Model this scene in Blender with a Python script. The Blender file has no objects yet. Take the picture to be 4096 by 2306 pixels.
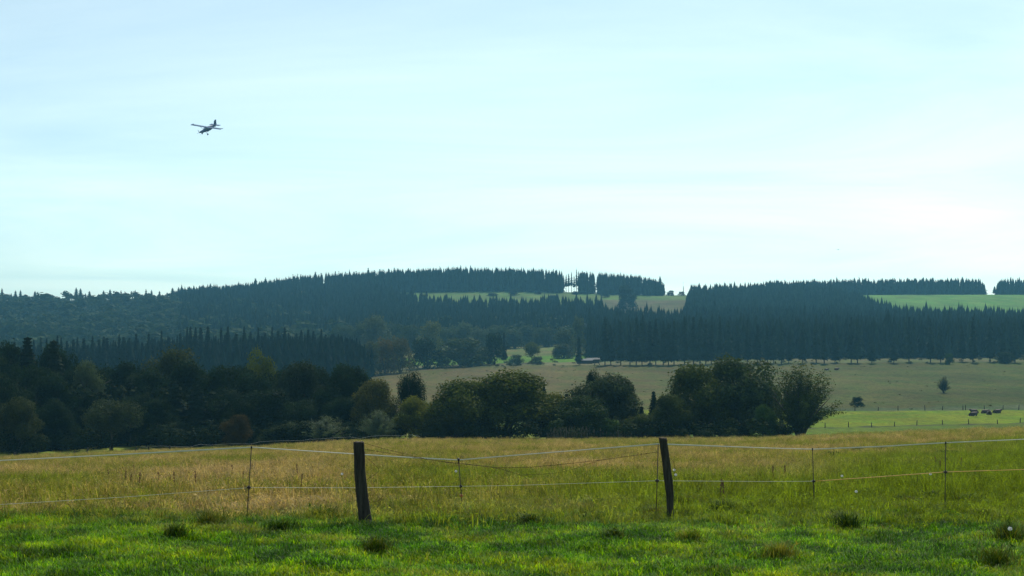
import bpy, bmesh, math, random
import numpy as np
from mathutils import Vector, Matrix

SC = bpy.context.scene
COL = SC.collection
F, V0 = 1236.0, 330.0            # focal length in pixels of a 1024-wide picture, row of eye level
R_ = math.radians

# ------------------------------------------------------------------ camera
cd = bpy.data.cameras.new('camera')
cam = bpy.data.objects.new('camera', cd)
COL.objects.link(cam)
cam.location = (0, 0, 0)
cam.rotation_euler = (R_(90), 0, 0)
cd.sensor_width = 36.0
cd.lens = 36.0 * F / 1024.0
cd.shift_y = (V0 - 288.0) / 1024.0
cd.clip_start = 0.1
cd.clip_end = 9000
SC.camera = cam

# ------------------------------------------------------------------ sky, sun, exposure
SUN_AZ, SUN_EL = 16.0, 47.0      # degrees to the right of the view, above the horizon
w = bpy.data.worlds.new('World')
SC.world = w
w.use_nodes = True
nt = w.node_tree
nt.nodes.clear()
N = nt.nodes.new
out = N('ShaderNodeOutputWorld')
bg = N('ShaderNodeBackground')
bg.inputs['Strength'].default_value = 0.13
sky = N('ShaderNodeTexSky')
sky.sky_type = 'NISHITA'
sky.sun_disc = False
sky.sun_elevation = R_(SUN_EL)
sky.sun_rotation = R_(SUN_AZ)
sky.altitude = 400
sky.air_density = 1.0
sky.dust_density = 0.6
sky.ozone_density = 1.6
tc = N('ShaderNodeTexCoord')
sep = N('ShaderNodeSeparateXYZ')
nt.links.new(tc.outputs['Generated'], sep.inputs[0])
ad = N('ShaderNodeMath'); ad.operation = 'ADD'; ad.inputs[1].default_value = 0.16
nt.links.new(sep.outputs['Z'], ad.inputs[0])
mx = N('ShaderNodeMath'); mx.operation = 'MAXIMUM'; mx.inputs[1].default_value = 0.05
nt.links.new(ad.outputs[0], mx.inputs[0])
dx = N('ShaderNodeMath'); dx.operation = 'DIVIDE'
dy = N('ShaderNodeMath'); dy.operation = 'DIVIDE'
nt.links.new(sep.outputs['X'], dx.inputs[0]); nt.links.new(mx.outputs[0], dx.inputs[1])
nt.links.new(sep.outputs['Y'], dy.inputs[0]); nt.links.new(mx.outputs[0], dy.inputs[1])
cmb = N('ShaderNodeCombineXYZ')
nt.links.new(dx.outputs[0], cmb.inputs[0]); nt.links.new(dy.outputs[0], cmb.inputs[1])
mp = N('ShaderNodeMapping')
mp.inputs['Rotation'].default_value = (0, 0, R_(38))
mp.inputs['Scale'].default_value = (0.65, 1.25, 1)
nt.links.new(cmb.outputs[0], mp.inputs[0])
nz = N('ShaderNodeTexNoise')
nz.inputs['Scale'].default_value = 0.75
nz.inputs['Detail'].default_value = 7
nz.inputs['Roughness'].default_value = 0.58
nz.inputs['Distortion'].default_value = 0.7
nt.links.new(mp.outputs[0], nz.inputs[0])
cr = N('ShaderNodeValToRGB')
cr.color_ramp.elements[0].position = 0.36
cr.color_ramp.elements[0].color = (0, 0, 0, 1)
cr.color_ramp.elements[1].position = 0.72
cr.color_ramp.elements[1].color = (1, 1, 1, 1)
nt.links.new(nz.outputs['Fac'], cr.inputs[0])
tint = N('ShaderNodeMixRGB'); tint.blend_type = 'MULTIPLY'; tint.inputs[0].default_value = 1.0
tint.inputs[2].default_value = (0.82, 1.01, 0.985, 1)
veil = N('ShaderNodeHueSaturation'); veil.inputs['Saturation'].default_value = 0.55      # high thin cirrus veil whitens the blue
nt.links.new(sky.outputs[0], veil.inputs['Color'])
nt.links.new(veil.outputs[0], tint.inputs[1])
bright = N('ShaderNodeMixRGB'); bright.blend_type = 'MULTIPLY'; bright.inputs[0].default_value = 1.0
bright.inputs[2].default_value = (1.36, 1.22, 1.18, 1)      # thin cirrus: a little brighter and whiter than clear air
nt.links.new(tint.outputs[0], bright.inputs[1])
cl = N('ShaderNodeMixRGB')
nt.links.new(cr.outputs[0], cl.inputs[0])
nt.links.new(tint.outputs[0], cl.inputs[1]); nt.links.new(bright.outputs[0], cl.inputs[2])
nt.links.new(cl.outputs[0], bg.inputs['Color'])
nt.links.new(bg.outputs[0], out.inputs['Surface'])

sd = bpy.data.lights.new('sun', 'SUN')
sd.energy = 5.0
sd.angle = R_(0.6)
sd.color = (1.0, 0.93, 0.80)
so = bpy.data.objects.new('sun', sd)
COL.objects.link(so)
_d = Vector((math.sin(R_(SUN_AZ)) * math.cos(R_(SUN_EL)), math.cos(R_(SUN_AZ)) * math.cos(R_(SUN_EL)), math.sin(R_(SUN_EL))))
so.rotation_euler = (-_d).to_track_quat('-Z', 'Y').to_euler()
so.location = _d * 300

SC.view_settings.view_transform = 'Standard'
SC.view_settings.look = 'None'
SC.view_settings.gamma = 1
SC.view_settings.exposure = 0.0
SC.view_settings.use_curve_mapping = False
SC.render.engine = 'CYCLES'
cy = SC.cycles
cy.max_bounces = 6
cy.diffuse_bounces = 3
cy.glossy_bounces = 2
cy.transmission_bounces = 4
cy.volume_bounces = 1
cy.transparent_max_bounces = 4
cy.use_denoising = True
cy.sample_clamp_indirect = 4.0
cy.caustics_reflective = False
cy.caustics_refractive = False


# ------------------------------------------------------------------ helpers
def link(o, parent=None):
    COL.objects.link(o)
    if parent is not None:
        o.parent = parent
    return o


def tag(o, label=None, cat=None, group=None, kind=None):
    if label: o['label'] = label
    if cat: o['category'] = cat
    if group: o['group'] = group
    if kind: o['kind'] = kind
    return o


def thing(name, label, cat, loc=(0, 0, 0), group=None, rz=0):
    o = bpy.data.objects.new(name, None)
    o.empty_display_size = 0.2
    link(o)
    o.location = loc
    o.rotation_euler = (0, 0, rz)
    return tag(o, label, cat, group)


def mesh_np(name, V, tri=None, quad=None, mat=None, smooth=False):
    """mesh from numpy arrays of vertices, triangles and quads"""
    me = bpy.data.meshes.new(name)
    V = np.asarray(V, np.float32).reshape(-1, 3)
    loops, starts, totals, n = [], [], [], 0
    if tri is not None and len(tri):
        t = np.asarray(tri, np.int32).reshape(-1, 3)
        loops.append(t.ravel()); starts.append(np.arange(len(t)) * 3); totals.append(np.full(len(t), 3)); n = t.size
    if quad is not None and len(quad):
        q = np.asarray(quad, np.int32).reshape(-1, 4)
        loops.append(q.ravel()); starts.append(n + np.arange(len(q)) * 4); totals.append(np.full(len(q), 4))
    L = np.concatenate(loops).astype(np.int32)
    S = np.concatenate(starts).astype(np.int32)
    me.vertices.add(len(V)); me.vertices.foreach_set('co', V.ravel())
    me.loops.add(len(L)); me.loops.foreach_set('vertex_index', L)
    me.polygons.add(len(S)); me.polygons.foreach_set('loop_start', S)
    me.polygons.foreach_set('loop_total', np.concatenate(totals).astype(np.int32))
    if smooth:
        me.polygons.foreach_set('use_smooth', np.ones(len(S), bool))
    me.update(calc_edges=True)
    if mat: me.materials.append(mat)
    return me


def obj(name, me, parent=None, loc=None):
    o = bpy.data.objects.new(name, me)
    link(o, parent)
    if loc is not None: o.location = loc
    return o


class MB:
    """collects vertices and faces of one mesh"""
    def __init__(s): s.v, s.f = [], []
    def add(s, vs, fs):
        b = len(s.v)
        s.v += [tuple(p) for p in vs]
        s.f += [tuple(i + b for i in f) for f in fs]
        return s
    def tube(s, pts, rad, n=6, cap=True):
        pts = [Vector(p) for p in pts]
        if not hasattr(rad, '__len__'): rad = [rad] * len(pts)
        rings, fs = [], []
        for i, p in enumerate(pts):
            t = (pts[min(i + 1, len(pts) - 1)] - pts[max(i - 1, 0)]).normalized()
            a = Vector((0, 0, 1)) if abs(t.z) < 0.9 else Vector((1, 0, 0))
            x = t.cross(a).normalized(); y = t.cross(x)
            rings += [p + (x * math.cos(k * 2 * math.pi / n) + y * math.sin(k * 2 * math.pi / n)) * rad[i] for k in range(n)]
        for i in range(len(pts) - 1):
            for k in range(n):
                fs.append((i * n + k, i * n + (k + 1) % n, (i + 1) * n + (k + 1) % n, (i + 1) * n + k))
        if cap:
            fs.append(tuple(range(n))[::-1]); fs.append(tuple((len(pts) - 1) * n + k for k in range(n)))
        return s.add(rings, fs)
    def box(s, lo, hi):
        x0, y0, z0 = lo; x1, y1, z1 = hi
        return s.add([(x0, y0, z0), (x1, y0, z0), (x1, y1, z0), (x0, y1, z0), (x0, y0, z1), (x1, y0, z1), (x1, y1, z1), (x0, y1, z1)],
                     [(0, 3, 2, 1), (4, 5, 6, 7), (0, 1, 5, 4), (1, 2, 6, 5), (2, 3, 7, 6), (3, 0, 4, 7)])
    def ball(s, c, r, n=8, m=6):
        if not hasattr(r, '__len__'): r = (r, r, r)
        vs = [(c[0] + r[0] * math.sin(math.pi * j / m) * math.cos(2 * math.pi * k / n),
               c[1] + r[1] * math.sin(math.pi * j / m) * math.sin(2 * math.pi * k / n), c[2] + r[2] * math.cos(math.pi * j / m))
              for j in range(m + 1) for k in range(n)]
        fs = [(j * n + k, (j + 1) * n + k, (j + 1) * n + (k + 1) % n, j * n + (k + 1) % n) for j in range(m) for k in range(n)]
        return s.add(vs, fs)
    def mesh(s, name, mat, smooth=True):
        me = bpy.data.meshes.new(name)
        me.from_pydata(s.v, [], s.f)
        if smooth: me.polygons.foreach_set('use_smooth', np.ones(len(me.polygons), bool))
        me.materials.append(mat)
        return me
    def build(s, name, mat, parent=None, smooth=True):
        return obj(name, s.mesh(name, mat, smooth), parent)


# ------------------------------------------------------------------ terrain shape
UC = np.array([-120, 0, 128, 256, 384, 512, 640, 768, 896, 1024, 1144], float)
YK = np.array([150, 170, 220, 300, 400, 520, 640, 760, 900, 1000, 1150, 1250], float)
ROWS = np.array([
    [464, 452, 438, 421, 401, 384, 369, 355, 337, 325, 308, 300],
    [459, 449, 436, 420, 400, 383, 368, 354, 336, 324, 308, 300],
    [454, 446, 433, 417, 398, 380, 365, 352, 335, 323, 308, 299],
    [449, 443, 430, 414, 395, 376, 362, 350, 333, 320, 305, 297],
    [441, 439, 427, 410, 390, 371, 359, 347, 330, 316, 299, 291],
    [442, 438, 426, 408, 386, 366, 357, 345, 326, 314, 299, 289],
    [441, 437, 426, 408, 385, 365, 354, 343, 324, 314, 302, 294],
    [440, 436, 427, 408, 383, 364, 352, 341, 325, 314, 299, 296],
    [434, 432, 425, 408, 383, 363, 352, 341, 328, 313, 299, 294],
    [430, 428, 423, 407, 382, 362, 351, 340, 328, 313, 299, 294],
    [428, 426, 422, 406, 381, 362, 351, 340, 328, 313, 299, 294]], float)
NY, NU = 700, 240
LY = np.linspace(math.log(4), math.log(4000), NY)
UU = np.linspace(-120, 1144, NU)


def _table():
    Yg = np.exp(LY)
    T = np.zeros((NU, NY))
    nearY = np.array([0, 10, 19.5, 60, 110])
    for i, u in enumerate(UU):
        rk = np.array([np.interp(u, UC, ROWS[:, k]) for k in range(len(YK))])
        zk = (V0 - rk) / F * YK
        near = np.array([-1.65, -2.40, -3.07, 0, 0])
        m = zk[0]
        near[3] = -3.07 + (m + 3.07) * (60 - 19.5) / 130.5
        near[4] = -3.07 + (m + 3.07) * (110 - 19.5) / 130.5
        ys = np.concatenate([nearY, YK, [1310, 1500, 2000, 4000]])
        zs = np.concatenate([near, zk, [zk[-1] + 0.5, zk[-1] - 12, zk[-1] - 22, zk[-1] - 25]])
        T[i] = np.interp(Yg, ys, zs)
    ker = np.exp(-np.linspace(-2, 2, 13) ** 2); ker /= ker.sum()
    P = np.pad(T, ((0, 0), (6, 6)), mode='edge')
    T = np.stack([np.convolve(p, ker, 'valid') for p in P])
    ker = np.exp(-np.linspace(-2, 2, 25) ** 2); ker /= ker.sum()
    P = np.pad(T, ((12, 12), (0, 0)), mode='edge')
    return np.stack([np.convolve(P[:, j], ker, 'valid') for j in range(NY)], 1)


TAB = _table()


def hgt(X, Y):
    X = np.asarray(X, float); Y = np.asarray(Y, float)
    Yc = np.maximum(Y, 4.0)
    u = np.clip(512 + F * X / np.maximum(Yc, 12.0), -120, 1144)
    a = (u + 120) / 1264 * (NU - 1)
    b = np.clip((np.log(Yc) - LY[0]) / (LY[-1] - LY[0]) * (NY - 1), 0, NY - 1.001)
    i = np.clip(a.astype(int), 0, NU - 2); j = b.astype(int)
    fa = a - i; fb = b - j
    z = TAB[i, j] * (1 - fa) * (1 - fb) + TAB[i + 1, j] * fa * (1 - fb) + TAB[i, j + 1] * (1 - fa) * fb + TAB[i + 1, j + 1] * fa * fb
    z = np.where(Y < 4, -1.65 - 0.075 * Y, z)
    # small unevenness of the turf
    amp = 0.05 + 0.10 * np.clip((Y - 24) / 60, 0, 1)
    z = z + amp * (np.sin(X * 0.9 + 1.3 * np.sin(Y * 0.55)) * np.sin(Y * 0.8 + 0.7 * np.sin(X * 0.6)) + 0.6 * np.sin(X * 2.3 + Y * 0.7) * np.sin(Y * 2.1 - X * 0.5))
    return z


def patch(x, y, s, ph):
    return 0.5 + 0.25 * (np.sin(x * s + ph + 1.7 * np.sin(y * s * 0.7)) + np.sin(y * s * 1.3 + ph * 2 + 1.3 * np.sin(x * s * 1.1)))


def gz(x, y): return float(hgt(x, y))
def px(sx, Y): return (sx / 4.0 - 512) / F * Y           # photo column -> world X at distance Y
def pz(sy, Y): return (V0 - sy / 4.0) / F * Y            # photo row -> world Z at distance Y


# ------------------------------------------------------------------ materials
def material(name):
    m = bpy.data.materials.new(name)
    m.use_nodes = True
    n = m.node_tree
    n.nodes.clear()
    return m, n, n.nodes.new, n.links.new


def mat_plain(name, color, rough=0.7, metallic=0.0, var=0.15, scale=12.0, bump=0.0, spec=0.3):
    m, n, N, L = material(name)
    o = N('ShaderNodeOutputMaterial'); b = N('ShaderNodeBsdfPrincipled')
    t = N('ShaderNodeTexCoord'); z = N('ShaderNodeTexNoise'); z.inputs['Scale'].default_value = scale; z.inputs['Detail'].default_value = 5
    L(t.outputs['Object'], z.inputs[0])
    mx = N('ShaderNodeMixRGB')
    mx.inputs[1].default_value = (*[c * (1 - var) for c in color], 1); mx.inputs[2].default_value = (*[min(1, c * (1 + var)) for c in color], 1)
    L(z.outputs['Fac'], mx.inputs[0]); L(mx.outputs[0], b.inputs['Base Color'])
    b.inputs['Roughness'].default_value = rough; b.inputs['Metallic'].default_value = metallic
    b.inputs['Specular IOR Level'].default_value = spec
    if bump:
        bp = N('ShaderNodeBump'); bp.inputs['Strength'].default_value = bump; bp.inputs['Distance'].default_value = 0.02
        L(z.outputs['Fac'], bp.inputs['Height']); L(bp.outputs[0], b.inputs['Normal'])
    L(b.outputs[0], o.inputs[0])
    return m


def mat_leaf(name, transl=0.3, rough=0.7, spec=0.02, noise_scale=0.5):
    """leaf colour comes from each tree's own object colour, varied from leaf clump to leaf clump"""
    m, n, N, L = material(name)
    o = N('ShaderNodeOutputMaterial'); b = N('ShaderNodeBsdfPrincipled'); tr = N('ShaderNodeBsdfTranslucent'); mxs = N('ShaderNodeMixShader')
    oi = N('ShaderNodeObjectInfo'); ge = N('ShaderNodeNewGeometry')
    z = N('ShaderNodeTexNoise'); z.inputs['Scale'].default_value = noise_scale; z.inputs['Detail'].default_value = 4
    L(ge.outputs['Position'], z.inputs[0])
    mr = N('ShaderNodeMapRange'); mr.inputs[1].default_value = 0.3; mr.inputs[2].default_value = 0.7; mr.inputs[3].default_value = 0.65; mr.inputs[4].default_value = 1.35
    L(z.outputs['Fac'], mr.inputs[0])
    isl = N('ShaderNodeMapRange'); isl.inputs[3].default_value = 0.85; isl.inputs[4].default_value = 1.15
    L(ge.outputs['Random Per Island'], isl.inputs[0])
    mu = N('ShaderNodeMath'); mu.operation = 'MULTIPLY'
    L(mr.outputs[0], mu.inputs[0]); L(isl.outputs[0], mu.inputs[1])
    vm = N('ShaderNodeVectorMath'); vm.operation = 'SCALE'
    L(oi.outputs['Color'], vm.inputs[0]); L(mu.outputs[0], vm.inputs['Scale'])
    L(vm.outputs[0], b.inputs['Base Color'])
    v2 = N('ShaderNodeVectorMath'); v2.operation = 'MULTIPLY'; v2.inputs[1].default_value = (1.15, 1.25, 0.5)
    L(vm.outputs[0], v2.inputs[0]); L(v2.outputs[0], tr.inputs['Color'])
    b.inputs['Roughness'].default_value = rough; b.inputs['Specular IOR Level'].default_value = spec
    mxs.inputs[0].default_value = transl
    L(b.outputs[0], mxs.inputs[1]); L(tr.outputs[0], mxs.inputs[2]); L(mxs.outputs[0], o.inputs[0])
    return m


def mat_grass(name, lush, transl, colors, noise_scale, rough=0.4, spec=0.3, near=None, tone=0.42, mottle=2.0):
    """blades: the colour drifts from place to place across the turf"""
    m, n, N, L = material(name)
    o = N('ShaderNodeOutputMaterial'); b = N('ShaderNodeBsdfPrincipled'); tr = N('ShaderNodeBsdfTranslucent'); mxs = N('ShaderNodeMixShader')
    ge = N('ShaderNodeNewGeometry')
    z = N('ShaderNodeTexNoise'); z.inputs['Scale'].default_value = noise_scale; z.inputs['Detail'].default_value = 4; z.inputs['Roughness'].default_value = 0.6
    L(ge.outputs['Position'], z.inputs[0])
    r = N('ShaderNodeValToRGB')
    el = r.color_ramp.elements
    el[0].position = 0.38; el[0].color = (*colors[0], 1)
    el[1].position = 0.64; el[1].color = (*colors[-1], 1)
    for k, c in enumerate(colors[1:-1]):
        e = el.new(0.38 + 0.26 * (k + 1) / (len(colors) - 1)); e.color = (*c, 1)
    wv = N('ShaderNodeMath'); wv.operation = 'MULTIPLY_ADD'; wv.inputs[1].default_value = 0.22; 
    L(ge.outputs['Random Per Island'], wv.inputs[0])
    sb = N('ShaderNodeMath'); sb.operation = 'SUBTRACT'; sb.inputs[1].default_value = 0.11
    L(z.outputs['Fac'], sb.inputs[0]); L(sb.outputs[0], wv.inputs[2])
    L(wv.outputs[0], r.inputs[0])
    z2 = N('ShaderNodeTexNoise'); z2.inputs['Scale'].default_value = mottle; z2.inputs['Detail'].default_value = 3; L(ge.outputs['Position'], z2.inputs[0])
    zr = N('ShaderNodeMapRange'); zr.inputs[1].default_value = 0.36; zr.inputs[2].default_value = 0.64; zr.inputs[3].default_value = 0.62; zr.inputs[4].default_value = 1.38; L(z2.outputs['Fac'], zr.inputs[0])
    ob = N('ShaderNodeObjectInfo')
    om = N('ShaderNodeMapRange'); om.inputs[3].default_value = 1 - tone; om.inputs[4].default_value = 1 + tone; L(ob.outputs['Random'], om.inputs[0]); om0 = om; om = N('ShaderNodeMath'); om.operation = 'MULTIPLY'; L(om0.outputs[0], om.inputs[0]); L(zr.outputs[0], om.inputs[1])
    ton = N('ShaderNodeVectorMath'); ton.operation = 'SCALE'; L(r.outputs[0], ton.inputs[0]); L(om.outputs[0], ton.inputs['Scale'])
    colout = ton.outputs[0]
    if near:                                   # greener plants beside the fence and up the slope to the east
        sp = N('ShaderNodeSeparateXYZ'); L(ge.outputs['Position'], sp.inputs[0])
        e = N('ShaderNodeMath'); e.operation = 'MULTIPLY_ADD'; e.inputs[1].default_value = -1.7; L(sp.outputs['X'], e.inputs[0]); L(sp.outputs['Y'], e.inputs[2])
        wz = N('ShaderNodeMath'); wz.operation = 'MULTIPLY_ADD'; wz.inputs[1].default_value = 26.0; L(z.outputs['Fac'], wz.inputs[0]); L(e.outputs[0], wz.inputs[2])
        g = N('ShaderNodeMapRange'); g.interpolation_type = 'SMOOTHSTEP'; g.inputs[1].default_value = 26; g.inputs[2].default_value = 50; L(wz.outputs[0], g.inputs[0])
        mxc = N('ShaderNodeMixRGB'); L(g.outputs[0], mxc.inputs[0]); nv = N('ShaderNodeVectorMath'); nv.operation = 'SCALE'; nv.inputs[0].default_value = near; L(om.outputs[0], nv.inputs['Scale']); L(nv.outputs[0], mxc.inputs[1]); L(ton.outputs[0], mxc.inputs[2])
        colout = mxc.outputs[0]
    L(colout, b.inputs['Base Color'])
    v2 = N('ShaderNodeVectorMath'); v2.operation = 'MULTIPLY'; v2.inputs[1].default_value = lush
    L(colout, v2.inputs[0]); L(v2.outputs[0], tr.inputs['Color'])
    b.inputs['Roughness'].default_value = rough; b.inputs['Specular IOR Level'].default_value = spec
    mxs.inputs[0].default_value = transl
    L(b.outputs[0], mxs.inputs[1]); L(tr.outputs[0], mxs.inputs[2]); L(mxs.outputs[0], o.inputs[0])
    return m


def mat_ground():
    m, n, N, L = material('turf_and_moor')
    o = N('ShaderNodeOutputMaterial'); b = N('ShaderNodeBsdfPrincipled')
    at = N('ShaderNodeVertexColor'); at.layer_name = 'cover'
    ge = N('ShaderNodeNewGeometry')
    mp = N('ShaderNodeMapping'); mp.inputs['Scale'].default_value = (1, 0.55, 1)
    L(ge.outputs['Position'], mp.inputs[0])
    big = N('ShaderNodeTexNoise'); big.inputs['Scale'].default_value = 0.035; big.inputs['Detail'].default_value = 6; big.inputs['Roughness'].default_value = 0.65
    fin = N('ShaderNodeTexNoise'); fin.inputs['Scale'].default_value = 0.9; fin.inputs['Detail'].default_value = 6; fin.inputs['Roughness'].default_value = 0.75
    L(mp.outputs[0], big.inputs[0]); L(mp.outputs[0], fin.inputs[0])
    a = N('ShaderNodeMapRange'); a.inputs[1].default_value = 0.3; a.inputs[2].default_value = 0.7; a.inputs[3].default_value = 0.62; a.inputs[4].default_value = 1.32
    c = N('ShaderNodeMapRange'); c.inputs[1].default_value = 0.25; c.inputs[2].default_value = 0.75; c.inputs[3].default_value = 0.35; c.inputs[4].default_value = 1.65
    L(big.outputs['Fac'], a.inputs[0]); L(fin.outputs['Fac'], c.inputs[0])
    mu = N('ShaderNodeMath'); mu.operation = 'MULTIPLY'; L(a.outputs[0], mu.inputs[0]); L(c.outputs[0], mu.inputs[1])
    vm = N('ShaderNodeVectorMath'); vm.operation = 'SCALE'; L(at.outputs['Color'], vm.inputs[0]); L(mu.outputs[0], vm.inputs['Scale'])
    hue = N('ShaderNodeMixRGB'); hue.blend_type = 'MULTIPLY'
    mid = N('ShaderNodeTexNoise'); mid.inputs['Scale'].default_value = 0.11; mid.inputs['Detail'].default_value = 5
    L(mp.outputs[0], mid.inputs[0])
    hr = N('ShaderNodeMapRange'); hr.inputs[1].default_value = 0.42; hr.inputs[2].default_value = 0.62
    L(mid.outputs['Fac'], hr.inputs[0]); L(hr.outputs[0], hue.inputs[0])
    L(vm.outputs[0], hue.inputs[1]); hue.inputs[2].default_value = (0.72, 1.0, 0.62, 1)
    L(hue.outputs[0], b.inputs['Base Color'])
    b.inputs['Roughness'].default_value = 0.95; b.inputs['Specular IOR Level'].default_value = 0.05
    bp = N('ShaderNodeBump'); bp.inputs['Strength'].default_value = 0.8; bp.inputs['Distance'].default_value = 0.35
    L(fin.outputs['Fac'], bp.inputs['Height']); L(bp.outputs[0], b.inputs['Normal'])
    L(b.outputs[0], o.inputs[0])
    return m


def mat_bark(name, color, stretch=(14, 14, 1.6), bump=0.7):
    m, n, N, L = material(name)
    o = N('ShaderNodeOutputMaterial'); b = N('ShaderNodeBsdfPrincipled')
    t = N('ShaderNodeTexCoord'); mp = N('ShaderNodeMapping'); mp.inputs['Scale'].default_value = stretch
    z = N('ShaderNodeTexNoise'); z.inputs['Scale'].default_value = 1.6; z.inputs['Detail'].default_value = 7; z.inputs['Roughness'].default_value = 0.7
    L(t.outputs['Object'], mp.inputs[0]); L(mp.outputs[0], z.inputs[0])
    r = N('ShaderNodeValToRGB')
    r.color_ramp.elements[0].position = 0.32; r.color_ramp.elements[0].color = (*[c * 0.3 for c in color], 1)
    r.color_ramp.elements[1].position = 0.70; r.color_ramp.elements[1].color = (*[c * 1.5 for c in color], 1)
    L(z.outputs['Fac'], r.inputs[0]); L(r.outputs[0], b.inputs['Base Color'])
    b.inputs['Roughness'].default_value = 0.9; b.inputs['Specular IOR Level'].default_value = 0.15
    bp = N('ShaderNodeBump'); bp.inputs['Strength'].default_value = bump; bp.inputs['Distance'].default_value = 0.02
    L(z.outputs['Fac'], bp.inputs['Height']); L(bp.outputs[0], b.inputs['Normal'])
    L(b.outputs[0], o.inputs[0])
    return m


M = {}
M['ground'] = mat_ground()
M['leaf'] = mat_leaf('broad_leaves', 0.22)
M['needle'] = mat_leaf('needles', 0.08, 0.8, 0.02, 0.14)
M['farleaf'] = mat_leaf('far_leaves', 0.16, 0.8, 0.02, 0.12)
M['bark'] = mat_bark('bark', (0.07, 0.06, 0.045), (5, 5, 1))
M['post'] = mat_bark('weathered_post_wood', (0.055, 0.048, 0.038))
M['lush'] = mat_grass('lush_blades', (1.5, 1.35, 0.35), 0.5, [(0.022, 0.085, 0.003), (0.070, 0.195, 0.003), (0.140, 0.280, 0.004), (0.22, 0.29, 0.010)], 0.8, 0.5, 0.06)
M['rough'] = mat_grass('rough_blades', (1.3, 1.2, 0.5), 0.42, [(0.030, 0.080, 0.006), (0.070, 0.140, 0.008), (0.14, 0.19, 0.015), (0.22, 0.21, 0.05)], 0.8, 0.6, 0.06)
M['hay'] = mat_grass('dry_seeding_stems', (1.25, 1.1, 0.6), 0.42, [(0.14, 0.19, 0.016), (0.24, 0.235, 0.045), (0.33, 0.265, 0.11), (0.40, 0.305, 0.16)], 0.16, 0.7, 0.05, near=(0.15, 0.22, 0.010))
M['tuss'] = mat_grass('tussock_blades', (1.3, 1.1, 0.5), 0.30, [(0.018, 0.055, 0.004), (0.040, 0.100, 0.006), (0.085, 0.140, 0.010), (0.17, 0.18, 0.03)], 1.5, 0.6, 0.06)
M['tape'] = mat_plain('white_fence_tape', (0.70, 0.70, 0.64), 0.6, var=0.12, scale=30)
M['orange'] = mat_plain('orange_fence_rope', (0.75, 0.36, 0.06), 0.5, var=0.15, scale=30)
M['rust'] = mat_plain('rusty_wire', (0.07, 0.035, 0.02), 0.8, 0.4, var=0.4, scale=40)
M['rod'] = mat_plain('dark_stake_plastic', (0.045, 0.03, 0.03), 0.5, var=0.3, scale=30)
M['clip'] = mat_plain('dark_insulator_plastic', (0.02, 0.015, 0.02), 0.4, var=0.2)
M['clipo'] = mat_plain('orange_insulator_plastic', (0.35, 0.12, 0.03), 0.4, var=0.2)
M['fluff'] = mat_plain('seed_fluff', (0.8, 0.8, 0.78), 0.9, var=0.05)
M['reed'] = mat_plain('dry_weed_stalk', (0.10, 0.085, 0.055), 0.9, var=0.4, scale=3)
M['dock'] = mat_plain('brown_dock_seed', (0.13, 0.06, 0.03), 0.8, var=0.4, scale=40)
M['plane'] = mat_plain('blue_grey_aircraft_paint', (0.045, 0.075, 0.17), 0.35, var=0.06, scale=2, spec=0.5)
M['glass'] = mat_plain('aircraft_glazing', (0.25, 0.34, 0.40), 0.08, var=0.03, spec=0.8)
M['tyre'] = mat_plain('black_tyre_rubber', (0.02, 0.02, 0.022), 0.8)
M['prop'] = mat_plain('grey_propeller_metal', (0.22, 0.24, 0.27), 0.35, 0.5)
M['roofm'] = mat_plain('pale_sheet_roof', (0.10, 0.105, 0.11), 0.9, 0.0, var=0.15, scale=3)
M['shed'] = mat_plain('dark_shed_boards', (0.05, 0.042, 0.035), 0.9, var=0.4, scale=5)
M['bird'] = mat_plain('grey_feathers', (0.28, 0.28, 0.26), 0.8)


def mat_cow(name, dark, white_from):
    m, n, N, L = material(name)
    o = N('ShaderNodeOutputMaterial'); b = N('ShaderNodeBsdfPrincipled')
    t = N('ShaderNodeTexCoord'); z = N('ShaderNodeTexNoise'); z.inputs['Scale'].default_value = 0.9; z.inputs['Detail'].default_value = 2
    L(t.outputs['Object'], z.inputs[0])
    r = N('ShaderNodeValToRGB'); r.color_ramp.interpolation = 'CONSTANT'
    r.color_ramp.elements[0].color = (*dark, 1)
    r.color_ramp.elements[1].position = white_from; r.color_ramp.elements[1].color = (0.6, 0.55, 0.47, 1)
    L(z.outputs['Fac'], r.inputs[0]); L(r.outputs[0], b.inputs['Base Color'])
    b.inputs['Roughness'].default_value = 0.75
    L(b.outputs[0], o.inputs[0])
    return m


M['cow'] = mat_cow('dark_brown_hide', (0.050, 0.026, 0.018), 0.95)
M['cow_patch'] = mat_cow('patched_hide', (0.045, 0.024, 0.018), 0.62)

# ------------------------------------------------------------------ ground sheet
FOREST_FLOOR = (0.030, 0.038, 0.018)


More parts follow.
